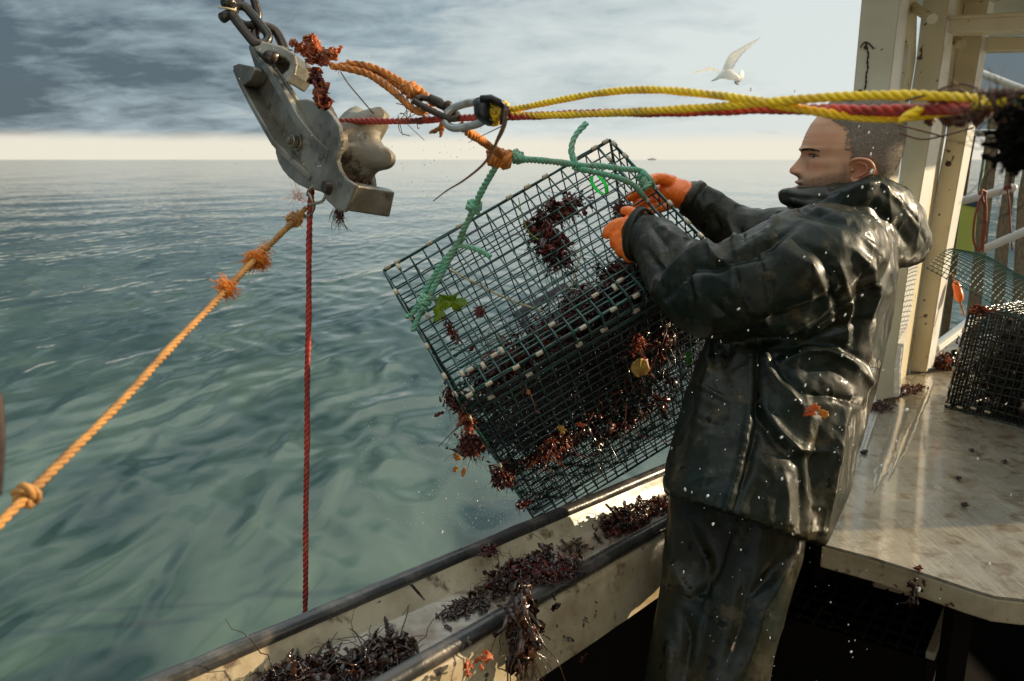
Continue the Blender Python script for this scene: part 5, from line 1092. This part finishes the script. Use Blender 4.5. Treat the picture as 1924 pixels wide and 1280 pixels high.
    # cuffs
    def cuff(a, b, d, dir_, hr_, name='cuff'):
        mb = MB(); A, B = P(*a, d), P(*b, d); c = (A+B)/2; u = (B-A)/2; n = nrm(dir_); v = nrm(np.cross(u, n))*hr_; th = np.linspace(0, 2*np.pi, 40, endpoint=False)
        V = []; prof = [(1.0, 0.012), (1.06, .004), (1.07, -.006), (1.02, -.010), (.95, -.006), (.93, .01)]
        for r_, o in prof: V.append(c+n*o+(np.cos(th)[:, None]*u+np.sin(th)[:, None]*v)*r_)
        V = np.concatenate(V); V += (.0018*fbm(V, 30, 2))[:, None]*nrm(u); k = len(prof)
        F = [(i*40+j, i*40+(j+1) % 40, ((i+1) % k)*40+(j+1) % 40, ((i+1) % k)*40+j) for i in range(k) for j in range(40)]
        mb.add(V, F); mb.build(name, M_oil, jk)
    cuff((1214, 393), (1186, 487), 1.862, P(1240, 455, 1.82)-P(1196, 437, 1.87), .046)
    cuff((1320, 344), (1282, 402), 2.03, P(1340, 390, 2.02)-P(1296, 368, 2.03), .046)
    # ---- trousers
    mb = MB()
    capsule_chain(mb, [(1350, 880, 1.75, .10), (1335, 980, 1.71, .094), (1322, 1080, 1.67, .086), (1300, 1200, 1.63, .080), (1275, 1370, 1.60, .074), (1266, 1540, 1.65, .070), (1262, 1700, 1.71, .066)], 28)
    capsule_chain(mb, [(1440, 900, 1.66, .090), (1430, 1000, 1.63, .088), (1408, 1100, 1.60, .080), (1380, 1220, 1.57, .073), (1352, 1400, 1.52, .072), (1345, 1620, 1.56, .068), (1343, 1800, 1.60, .064)], 28)
    mb.sphere(P(1400, 900, 1.69), 1, 24, 14, 0, np.array([D(.11, 0, 0), D(0, .10, 0), D(0, 0, .11)]))
    M_tro = mat('black_oilskin_trousers', (.005, .007, .006), .5, spec=.18, col2=(.018, .015, .008), nscale=6, nlo=.45, nhi=.62, bump=.25, bscale=26, bdist=.002, rvar=.12)
    V, F = remesh(mb, .0075, 6); N = vnormals(V, F)
    cr = [([(1290, 980), (1330, 1060), (1345, 1120), (1310, 1160)], 12, .012), ([(1370, 1000), (1350, 1060), (1330, 1110), (1296, 1130)], 10, -.014), ([(1260, 1060), (1290, 1110), (1340, 1140)], 9, .010), ([(1280, 1150), (1300, 1200), (1290, 1280)], 12, -.013), ([(1330, 1140), (1310, 1200), (1300, 1290)], 9, .010),
          ([(1490, 1040), (1470, 1080), (1450, 1120), (1405, 1200)], 9, .013), ([(1470, 1050), (1440, 1090), (1400, 1130)], 9, -.012), ([(1440, 1160), (1420, 1200), (1400, 1260)], 8, .011), ([(1400, 1080), (1390, 1180), (1360, 1260)], 12, -.012), ([(1250, 1180), (1262, 1240), (1255, 1290)], 8, .008)]
    V = crease(V, N, cr); N = vnormals(V, F); V = V+N*(.010*(.3-np.abs(fbm(V*np.array([1, 1, .6]), 6, 2, 5)))+.001*(.3-np.abs(fbm(V, 22, 2, 1))))[:, None]
    mb = MB(); mb.add(V, F); o = mb.build('trousers', M_oil, root)
    # ---- boots
    for (px, py, d) in ((1262, 1715, 1.71), (1343, 1815, 1.60)):
        c = P(px, py, d); fwd = nrm(np.array([-.85, .5, 0])); sd_ = np.array([-fwd[1], fwd[0], 0]); mb = MB()
        mb.loft([(np.array([c[0], c[1], .30]), sd_*.06, fwd*.062), (np.array([c[0], c[1], .12]), sd_*.055, fwd*.06), (np.array([c[0], c[1], .07])+fwd*.01, sd_*.05, fwd*.075), (np.array([c[0], c[1], .04])+fwd*.06, sd_*.05, fwd*.13), (np.array([c[0], c[1], .0])+fwd*.06, sd_*.052, fwd*.135)], 24)
        mb.build('boot', M_blk, root)
    # ---- gloves
    def hand(chains, palm, vox=.0028):
        mb = MB(); capsule_chain(mb, palm, 24)
        for ch_ in chains: capsule_chain(mb, ch_, 14)
        V, F = remesh(mb, vox, 5, .5); N = vnormals(V, F); V = V+N*(.0016*(.2-np.abs(fbm(V, 60, 2))))[:, None]
        m2 = MB(); m2.add(V, F); return m2.build('glove', M_glove, root)
    hand([[(1186, 420, 1.885, .017), (1166, 420, 1.893, .0150), (1150, 427, 1.900, .0142), (1142, 436, 1.905, .0130), (1140, 441, 1.908, .0115)],
          [(1200, 408, 1.875, .017), (1188, 399, 1.885, .0135), (1178, 396, 1.895, .0115), (1173, 396, 1.90, .0105)],
          [(1180, 438, 1.885, .017), (1162, 444, 1.890, .0150), (1156, 456, 1.898, .0142), (1162, 464, 1.920, .0130), (1172, 464, 1.945, .0115)],
          [(1188, 450, 1.880, .017), (1170, 458, 1.882, .0150), (1166, 470, 1.890, .0142), (1172, 477, 1.912, .0130), (1182, 476, 1.935, .0115)],
          [(1196, 460, 1.872, .016), (1183, 470, 1.872, .0142), (1180, 481, 1.880, .0130), (1186, 486, 1.900, .0120), (1194, 484, 1.920, .0105)]],
         [(1214, 440, 1.855, .036), (1200, 438, 1.87, .037), (1188, 436, 1.88, .030), (1180, 436, 1.885, .024)])
    hand([[(1262, 346, 2.02, .018), (1244, 337, 2.00, .0155), (1228, 337, 1.99, .0145), (1219, 346, 1.975, .0130), (1217, 354, 1.965, .0115)],
          [(1262, 342, 2.05, .018), (1246, 336, 2.07, .0145), (1232, 340, 2.08, .0130), (1224, 346, 2.08, .011)],
          [(1252, 358, 2.03, .017), (1226, 362, 2.03, .0145), (1204, 364, 2.02, .0135), (1190, 367, 2.01, .0125), (1182, 372, 2.00, .0115)],
          [(1254, 370, 2.03, .017), (1230, 376, 2.03, .0145), (1210, 380, 2.02, .0135), (1198, 386, 2.01, .0120), (1192, 391, 2.00, .0110)],
          [(1262, 382, 2.03, .016), (1242, 390, 2.03, .0135), (1226, 394, 2.02, .0125), (1216, 400, 2.01, .0110)]],
         [(1306, 374, 2.03, .034), (1288, 368, 2.03, .037), (1268, 362, 2.03, .038), (1254, 360, 2.03, .028)])
    # ---- head (continuous with neck and body)
    HC = P(1600, 290, 1.75); vr = nrm(ray(1600, 290)*np.array([1, 1, 0])); fw = nrm(np.array([-vr[1], vr[0], 0])); lat = -vr; up = np.array([0, 0, 1.])
    fw = nrm(fw+lat*.17); lat = nrm(lat-fw*np.dot(fw, lat))
    SU, SW = .00108, .00119
    T = np.array([(176, 1590, 1640, .010), (180, 1575, 1655, .034), (187, 1560, 1667, .050), (197, 1546, 1677, .061), (212, 1530, 1685, .0700), (230, 1517, 1690, .0755), (250, 1508, 1692, .0785), (268, 1503, 1691, .0795), (280, 1501, 1690, .079), (288, 1505, 1689, .077), (296, 1509, 1687, .0755), (308, 1509, 1682, .0735), (320, 1507, 1676, .0715), (332, 1503, 1668, .0685), (343, 1501, 1662, .065), (352, 1500, 1657, .061), (362, 1499, 1653, .056), (370, 1502, 1650, .051), (377, 1512, 1649, .047), (386, 1535, 1649, .047), (398, 1555, 1650, .053), (420, 1560, 1660, .060), (450, 1550, 1670, .075)])
    T[:, 0] = np.where(T[:, 0] < 280, 280-(280-T[:, 0])*.885, T[:, 0])
    nz_, nt_ = 230, 200; py = np.linspace(T[0, 0], T[-1, 0], nz_); f = np.interp(py, T[:, 0], T[:, 1]); b = np.interp(py, T[:, 0], T[:, 2]); hw = np.interp(py, T[:, 0], T[:, 3])
    for arr in (f, b, hw):
        k = np.array([1, 2, 3, 2, 1])/9.; arr[2:-2] = np.convolve(arr, k, 'valid')
    th = np.linspace(-np.pi, np.pi, nt_, endpoint=False); PY, TH = np.meshgrid(py, th, indexing='ij')
    Fp, Bp, HW = f[:, None], b[:, None], hw[:, None]
    c = (Fp+Bp)/2; a = (Bp-Fp)/2; ct = np.cos(TH); st = np.sin(TH)
    pwv = np.where(PY < 240, 2.0, np.clip(2.0+(PY-240)/100*.5, 2, 2.45)); ex_ = 2/pwv
    cx = np.sign(ct)*np.abs(ct)**ex_; sx = np.sign(st)*np.abs(st)**ex_
    U = (1600-(c-a*cx))*SU; Vv = HW*sx*(1-.20*np.clip(cx, 0, 1)**2*np.clip((PY-225)/50, 0, 1)-.06*np.clip(-cx, 0, 1)**2)
    Wv = (290-PY)*SW
    g = lambda v0, p0_, sv, spy: np.exp(-((np.abs(Vv)-v0)/sv)**2-((PY-p0_)/spy)**2)*(cx > 0)
    nt_tab = np.array([(284, 0), (289, .003), (296, .0095), (304, .0165), (311, .0225), (316, .0265), (321, .0265), (325, .022), (329, .011), (333, .003), (337, 0)])
    na = np.interp(PY, nt_tab[:, 0], nt_tab[:, 1]); sg = np.interp(PY, [284, 300, 312, 322, 330], [.0075, .008, .0105, .0135, .0125])
    dU = na*np.exp(-(Vv/sg)**2)*(cx > 0)
    dU += .0050*g(.013, 323, .0055, 5.5)                                  # nostril wings
    dU += -.004*g(.0235, 318, .007, 11)
    dU += .0055*g(.022, 281.5, .018, 4.5)+.002*g(0, 282, .012, 4)         # brow ridge
    dU += -.0105*g(.030, 291.5, .0135, 6.0)+.0045*g(.031, 292, .009, 3.4)+.0022*g(.031, 287.5, .012, 1.8)+.0018*g(.031, 296.5, .012, 1.9)
    dU += -.0018*g(.031, 292.2, .013, .9)                                 # lid slit
    dU += .0035*g(.047, 306, .015, 8)                                     # cheekbone
    dU += .0080*g(0, 340.5, .019, 3.3)+.0125*g(0, 352.5, .0175, 3.8)-.0035*g(0, 346.8, .022, 1.6)-.002*g(0, 335, .003, 4)
    dU += .0025*g(.026, 347, .008, 9)-.0055*g(.0225, 347, .0045, 4)       # mouth corner fold
    dU += .009*g(0, 367, .017, 6)-.004*g(0, 360, .02, 3)
    dU += -.0006*(g(.012, 262, .02, 1.6)+g(.012, 255, .018, 1.6)+g(.010, 270, .012, 1.4)) # forehead lines
    U = U+dU; Vv = Vv+np.sign(Vv)*.0025*np.exp(-((PY-305)/9)**2-((U-.055)/.02)**2)
    Vh = HC+U[..., None]*fw+Vv[..., None]*lat+Wv[..., None]*up; Vh = Vh.reshape(-1, 3)
    Fh = [(i*nt_+j, i*nt_+(j+1) % nt_, (i+1)*nt_+(j+1) % nt_, (i+1)*nt_+j) for i in range(nz_-1) for j in range(nt_)]+[tuple(range(nt_))[::-1], tuple((nz_-1)*nt_+j for j in range(nt_))]
    bv = BVHTree.FromPolygons([tuple(v) for v in Vh], Fh)
    def hit(px, py_, off=0.0):
        r = nrm(ray(px, py_)); loc, nr_, ix, ds = bv.ray_cast(Vector(CAM), Vector(r), 5)
        if loc is None: loc = Vector(P(px, py_, 1.72)); nr_ = Vector(lat)
        nr_ = np.array(nr_); nr_ = nr_ if np.dot(nr_, r) < 0 else -nr_
        return np.array(loc)+nr_*off
    mb = MB(); mb.add(Vh, Fh)
    # ear
    helix = [(1597, 309, .002), (1599, 302, .006), (1606, 297.5, .011), (1617, 296.5, .015), (1628, 300, .018), (1634, 309, .019), (1634, 319, .017), (1629, 327, .013), (1620, 333, .009), (1610, 338, .006), (1602, 339, .005), (1599, 332, .003)]
    hp = spline([hit(x, y, o) for x, y, o in helix], n=54); hr_ = np.interp(np.linspace(0, 1, 54), [0, .15, .5, .8, .92, 1], [.002, .0030, .0032, .0040, .0052, .003]); mb.tube(hp, hr_, 10)
    anti = [(1607, 306, .006), (1616, 304, .010), (1624, 309, .013), (1625, 318, .012), (1619, 326, .009), (1611, 331, .006)]
    mb.tube(spline([hit(x, y, o) for x, y, o in anti], n=30), .0028, 8)
    fanc = hit(1612, 318, .001); ringp = hp[::3]; k0 = len(ringp); mb.add(np.concatenate([ringp, ringp*.5+fanc*.5-lat*.001, [fanc]]), [(i, (i+1) % k0, k0+(i+1) % k0, k0+i) for i in range(k0)]+[(k0+i, k0+(i+1) % k0, 2*k0) for i in range(k0)])
    mb.sphere(hit(1601, 320, .003), .0042, 10, 8)
    # hidden body inside the clothes, one figure with the head
    mb.loft([(P(1600, 430, 1.75), D(.06, 0, 0), D(0, 0, .06)), (P(1560, 480, 1.745), D(.07, 0, 0), D(0, 0, .10)), (P(1520, 600, 1.73), D(.07, 0, 0), D(0, 0, .09)), (P(1480, 720, 1.71), D(.07, 0, 0), D(0, 0, .08)), (P(1420, 900, 1.69), D(.08, 0, 0), D(0, 0, .08))], 24)
    for ch_ in ([(1575, 480, 1.60, .05), (1400, 540, 1.55, .045), (1310, 530, 1.66, .04), (1210, 439, 1.86, .028)], [(1540, 470, 1.88, .05), (1425, 448, 1.98, .04), (1305, 373, 2.03, .026)],
                [(1380, 900, 1.73, .07), (1322, 1080, 1.67, .06), (1275, 1370, 1.60, .05), (1262, 1700, 1.71, .045)], [(1430, 920, 1.66, .06), (1405, 1100, 1.60, .05), (1352, 1400, 1.52, .05), (1343, 1800, 1.60, .045)]): capsule_chain(mb, ch_, 14, 4)
    ms = bpy.data.materials.new('weathered_skin'); ms.use_nodes = True; nt = ms.node_tree; Nn = nt.nodes; L = nt.links; bs = Nn['Principled BSDF']
    at = Nn.new('ShaderNodeVertexColor'); at.layer_name = 'tone'; no = Nn.new('ShaderNodeTexNoise'); no.inputs['Scale'].default_value = 700; no.inputs['Detail'].default_value = 3
    tc = Nn.new('ShaderNodeTexCoord'); L.new(tc.outputs['Object'], no.inputs['Vector']); n2 = Nn.new('ShaderNodeTexNoise'); n2.inputs['Scale'].default_value = 45; n2.inputs['Detail'].default_value = 5; L.new(tc.outputs['Object'], n2.inputs['Vector'])
    sepc = Nn.new('ShaderNodeSeparateColor'); L.new(at.outputs[0], sepc.inputs[0])
    def mixn(f_, a_, b_):
        m_ = Nn.new('ShaderNodeMix'); m_.data_type = 'RGBA'; L.new(f_, m_.inputs[0])
        for i_, q_ in ((6, a_), (7, b_)):
            if isinstance(q_, tuple): m_.inputs[i_].default_value = (*q_, 1)
            else: L.new(q_, m_.inputs[i_])
        return m_.outputs[2]
    def mth(op, a_, b_):
        m_ = Nn.new('ShaderNodeMath'); m_.operation = op; m_.use_clamp = True
        for i_, q_ in enumerate((a_, b_)):
            if isinstance(q_, (int, float)): m_.inputs[i_].default_value = q_
            else: L.new(q_, m_.inputs[i_])
        return m_.outputs[0]
    sk = mixn(n2.outputs[0], (.72, .40, .235), (.55, .28, .155)); sk = mixn(sepc.outputs[0], sk, (.70, .24, .14)); 
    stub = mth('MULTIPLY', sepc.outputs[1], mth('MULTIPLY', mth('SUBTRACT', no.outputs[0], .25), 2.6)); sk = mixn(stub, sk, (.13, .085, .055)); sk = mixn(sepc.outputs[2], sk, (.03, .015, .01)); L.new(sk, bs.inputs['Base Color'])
    bs.inputs['Roughness'].default_value = .48; bs.inputs['Subsurface Weight'].default_value = .18; bs.inputs['Subsurface Radius'].default_value = (.9, .3, .12); bs.inputs['Subsurface Scale'].default_value = .008
    bp = Nn.new('ShaderNodeBump'); bp.inputs['Strength'].default_value = .3; bp.inputs['Distance'].default_value = .001; L.new(n2.outputs[0], bp.inputs['Height']); L.new(bp.outputs[0], bs.inputs['Normal'])
    body = mb.build('body', ms, root); me = body.data
    Va = mb.verts(); x, y = proj(Va); col = np.zeros((len(Va), 4)); col[:, 3] = 1
    G = lambda x0, y0, sx_, sy_: np.exp(-((x-x0)/sx_)**2-((y-y0)/sy_)**2)
    col[:, 0] = np.clip(.75*G(1486, 318, 12, 10)+.45*G(1530, 312, 16, 12)+.8*G(1616, 318, 20, 24)+.3*G(1545, 262, 40, 14), 0, 1)
    jaw = np.clip((y-(322+np.clip((1560-x)*.28, 0, 14)))/8, 0, 1)*np.clip((1598-x)/14, 0, 1)+np.clip((y-300)/10, 0, 1)*G(1588, 318, 8, 22)*.8
    col[:, 1] = np.clip(jaw*.85+1.1*G(1503, 334, 9, 4.5)+.6*G(1512, 343, 5, 8), 0, .95)
    lips = np.clip(G(1492, 341, 8, 2.6)+G(1488, 352.5, 9, 3.8), 0, 1); col[:, 0] = np.clip(col[:, 0]+lips*.9, 0, 1); col[:, 1] *= (1-lips)
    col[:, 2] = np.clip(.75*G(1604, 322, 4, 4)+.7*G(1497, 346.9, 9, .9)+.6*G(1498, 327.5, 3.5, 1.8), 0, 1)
    ca = me.color_attributes.new('tone', 'FLOAT_COLOR', 'POINT'); ca.data.foreach_set('color', col.ravel())
    # eye and brow
    M_eye = mat('eye_white', (.20, .16, .13), .2); M_iris = mat('iris', (.03, .025, .02), .1); M_hair = mat('dark_brown_hair', (.045, .028, .018), .6)
    mb = MB(); e0 = hit(1530, 292.3, -.0095); mb.sphere(e0, .0104, 20, 14); ey = mb.build('eye', M_eye, root); mb = MB(); mb.sphere(e0+nrm(fw*.8+lat*.6)*.0052, .0061, 14, 10); mb.build('iris', M_iris, ey)
    mb = MB(); lid = spline([hit(1519, 290.5, .0006), hit(1526, 289.0, .0012), hit(1533, 290.6, .0012), hit(1540, 293.8, .0006)], n=20); mb.tube(lid, np.interp(np.linspace(0, 1, 20), [0, .5, 1], [.0006, .0012, .0005]), 6)
    lid = spline([hit(1520, 293.6, .0004), hit(1528, 294.6, .0006), hit(1538, 294.6, .0003)], n=16); mb.tube(lid, .0006, 6); mb.build('eyelashes', M_hair, root)
    mb = MB()
    for k in range(300):
        t = RNG.uniform(0, 1); px = 1505+33*t; yc = 281.6-1.6*math.sin(math.pi*t*.9)+3.2*t*t; py_ = yc+RNG.normal(0, 1.1*(1-.55*t)); a_ = hit(px, py_, .0002); e_ = hit(px+3.2, py_+RNG.normal(-.3, .5), .0018)
        mb.tube([a_, (a_+e_)/2+lat*.0006, e_], [.00035, .0003, .0001], 3, caps=False)
    mb.build('eyebrow', M_hair, root)
    # cropped hair: a thin cap following the skull plus short bristles
    x, y = proj(Vh); edge = np.interp(y, [170, 205, 222, 232, 240, 250, 265, 280, 296, 303, 312, 322, 336, 350], [1500, 1515, 1530, 1546, 1564, 1573, 1571, 1575, 1585, 1600, 1634, 1640, 1644, 1652]); Ng = vnormals(Vh, Fh[:-2])
    # the far side mirrors the near side through the head's own coordinates
    Uf = U.ravel(); PYf = PY.ravel(); edgeU = np.interp(PYf, [170, 205, 222, 232, 240, 250, 265, 280, 296, 303, 312, 322, 336, 350], [.108, .088, .070, .056, .040, .030, .031, .027, .016, 0, -.036, -.043, -.047, -.055])
    ins = (Uf < edgeU+.006*fbm(Vh, 60, 2)+.006*RNG.normal(0, 1, len(Uf)))&(PYf < 352); fade = np.clip((edgeU+.004-Uf)/.026, 0, 1); Vc = Vh+Ng*(.0003+.0037*fade)[:, None]*np.sign(np.einsum('ij,ij->i', Ng, Vh-HC))[:, None]
    keep = [q for q in Fh[:-2] if all(ins[i] for i in q)]; used = sorted({i for q in keep for i in q}); ix = {v: i for i, v in enumerate(used)}
    hair_m = mat('cropped_grey_brown_hair', (.17, .13, .09), .75, col2=(.36, .30, .24), nscale=500, nlo=.4, nhi=.6, bump=.9, bscale=900, bdist=.002)
    mb = MB(); mb.add(Vc[used], [[ix[i] for i in q] for q in keep]); hr2 = mb.build('hair', hair_m, root)
    mb = MB(); outn = Ng*np.sign(np.einsum('ij,ij->i', Ng, Vh-HC))[:, None]; cand = np.array(used); 
    Vb = []; Fb = []; n0 = 0
    for k in range(26000):
        i = cand[RNG.integers(len(cand))]; 
        if fade[i] < RNG.uniform(0, .9): continue
        p = Vc[i]+RNG.normal(0, .0008, 3); d = nrm(outn[i]+RNG.normal(0, .45, 3)+np.array([0, 0, -.15])-fw*.25); s_ = nrm(np.cross(d, RNG.normal(0, 1, 3)))*.00022; l = RNG.uniform(.003, .0065)
        Vb += [p-s_-d*.001, p+s_-d*.001, p+d*l]; Fb.append((n0, n0+1, n0+2)); n0 += 3
    mb.add(Vb, Fb); mb.build('bristles', hair_m, hr2)
    return root
person()
# ------------------------------------------------------------------ gull
def gull():
    d0 = 11.0; c = P(1368, 143, d0); root = empty('gull', c); tag(root, 'white gull with raised wings flying above the yellow ropes', 'bird')
    s = d0/1500.
    def g(x, y, z=0): return P(x, y, d0+z)
    mb = MB()
    ax = [(1342, 150), (1348, 146), (1354, 141), (1362, 139), (1372, 141), (1382, 145), (1390, 148)]; rad = [1.5, 5, 7.2, 9.5, 9.8, 7.5, 4]
    mb.loft([(g(x, y), D(.1, -.9, 0)*r*s, D(0, 0, 1)*r*s) for (x, y), r in zip(ax, rad)], 20); 
    mb.build('body', M_bird, root)
    mb = MB(); mb.tube([g(1343, 150), g(1336, 153)], [1.6*s, .4*s], 8); mb.build('beak', M_leafy, root)
    def wing(le, te, z, name='wing'):
        mb = MB(); n = 24; a = spline([g(x, y, zz) for x, y, zz in le], n=n); b = spline([g(x, y, zz) for x, y, zz in te], n=n); k = 8; V = []
        for sgn in (1, -1):
            for i in range(n):
                for j in range(k):
                    t = j/(k-1); p = a[i]*(1-t)+b[i]*t; th = .9*s*(1-t)*1.6+.15*s
                    if j == k-1: p = p+(b[i]-a[i])*.10*(i % 3)/2
                    V.append(p+D(.25, .1, -1)*sgn*th)
        F = []; o = n*k
        for q in (0, 1):
            for i in range(n-1):
                for j in range(k-1):
                    f = [q*o+i*k+j, q*o+i*k+j+1, q*o+(i+1)*k+j+1, q*o+(i+1)*k+j]; F.append(f if q else f[::-1])
        for i in range(n-1): F += [(i*k, i*k+k, o+i*k+k, o+i*k), (i*k+k-1, o+i*k+k-1, o+(i+1)*k+k-1, (i+1)*k+k-1)]
        mb.add(V, F); return mb.build(name, [M_bird], root)
    wing([(1357, 136, -.05), (1362, 120, -.12), (1372, 102, -.22), (1388, 92, -.32), (1410, 80, -.45), (1429, 70, -.55)], [(1376, 140, .05), (1378, 126, -.05), (1386, 112, -.18), (1398, 98, -.30), (1414, 84, -.44), (1429, 71, -.55)], 0)
    wing([(1354, 138, .05), (1346, 130, .15), (1334, 127, .28), (1322, 130, .42), (1310, 134, .55), (1299, 137, .68)], [(1362, 143, .08), (1350, 136, .18), (1336, 132, .30), (1323, 134, .43), (1311, 137, .56), (1299, 138, .68)], 0)
    mb = MB(); a = g(1382, 145); V = [a+D(0, 0, .01), a-D(0, 0, .01)]; tip = [(1394, 131), (1397, 136), (1398, 142), (1397, 147), (1393, 152), (1387, 156), (1380, 157)]
    for x, y in tip: V += [g(x, y)+D(0, 0, .006), g(x, y)-D(0, 0, .006)]
    F = []
    for i in range(len(tip)-1): F += [(0, 2+2*i, 4+2*i), (1, 5+2*i, 3+2*i), (2+2*i, 3+2*i, 5+2*i, 4+2*i)]
    F += [(0, 1, 3, 2), (0, 2*len(tip), 2*len(tip)+1, 1)]
    mb.add(V, F); mb.build('tail', M_bird, root)
    mb = MB(); mb.tube([g(1380, 154), g(1384, 158), g(1388, 159)], 1.2*s, 6); mb.build('foot', M_leafy, root)
gull()
# distant ship on the horizon
mb = MB(); dd = 3000.; s = dd/1500
mb.loft([(P(x, 299.5, dd), D(0, -h, 0)*s*1.0, D(0, 0, 3*s)) for x, h in ((1217, .6), (1220, .9), (1230, .9), (1233, .5))], 8); mb.box(P(1225, 298.2, dd), (D(2.4*s, 0, 0), D(0, 1.0*s, 0), D(0, 0, 2*s)))
tag(mb.build('far_ship', M_far_haze, None, smooth=False), 'tiny ship, paled in colour for haze, on the horizon above the trap', 'ship')
# ------------------------------------------------------------------ spray
def drop(mb, c, r, el=1.4, seg=7):
    r = r*RNG.choice([.4, .55, .8, 1.05]); el = el*RNG.uniform(.9, 1.9); d = nrm(RNG.normal(0, .22, 3)+np.array([.25, 0, 1.])); a = nrm(np.cross(d, (1, .3, 0))); b = np.cross(d, a)
    mb.sphere(c, r, seg, 5, 0, np.array([a*r, b*r, d*r*el]))
mb = MB()
near = [(1494,171),(1410,168),(1632,249),(1614,238),(1670,250),(1640,278),(1636,290),(1637,322),(1540,366),(1592,369),(1620,352),(1639,355),(1662,361),(1530,384),(1645,392),(1648,414),(1634,417),(1670,412),(1620,427),(1633,441),(1683,448),(1677,454),(1695,404),(1533,471),(1552,475),(1513,483),(1350,490),(1386,581),(1568,510),(1619,555),(1585,592),(1600,594),(1538,615),(1640,620),(1583,668),(1477,672),(1640,694),(1700,735),(1512,724),(1557,733),(1602,746),(1360,760),(1470,822),(1577,803),(1582,808),(1604,836),(1655,875),(1684,830),(1757,915),(1835,862),(1702,770),(1490,847),(1568,850),(1440,905),(1392,1033),(1470,1060),(1520,1030),(1430,1090),(1563,1132),(1684,1135),(1728,1108),(1765,1125),(1600,1225),(1470,900),(1425,935),(1300,925),(1288,920),(1329,932),(1340,985),(1860,1060),(1900,930),(676,905),(830,1000),(756,1050)]
for x, y in near:
    d = RNG.uniform(1.15, 1.5); drop(mb, P(x+RNG.normal(0, 1), y, d), RNG.uniform(.0011, .0024), 1.3, 9)
for _ in range(130):
    x = RNG.uniform(1240, 1660); y = RNG.uniform(620, 1280); d = RNG.uniform(1.15, 1.5); drop(mb, P(x, y, d), abs(RNG.normal(0, .0005))+.00035)
for _ in range(160):   # around the block and pendant
    x = RNG.normal(830, 70); y = RNG.normal(300, 60); drop(mb, P(x, y, RNG.uniform(1.4, 1.8)), abs(RNG.normal(0, .0004))+.0003)
for _ in range(90):
    x = RNG.uniform(440, 745); y = RNG.uniform(90, 400); drop(mb, P(x, y, RNG.uniform(1.3, 1.36)), abs(RNG.normal(0, .0003))+.0003)
for _ in range(2600):   # water streaming out of the trap
    a, b, c = RNG.uniform(0, 1), RNG.uniform(.5, 1.02), RNG.uniform(0, 1); drop(mb, T3(a, b, c)+D(0, RNG.uniform(0, .1), -.01), abs(RNG.normal(0, .00035))+.0003, 1.6, 5)
for _ in range(4200):
    x = RNG.normal(985, 115); y = RNG.uniform(700, 1000)
    if x > 1240 or x < 640: continue
    drop(mb, P(x, y, RNG.uniform(2.0, 3.2)), abs(RNG.normal(0, .0005))+.0006, 1.3, 5)
tag(mb.build('water_spray', M_drop, None), kind='stuff')
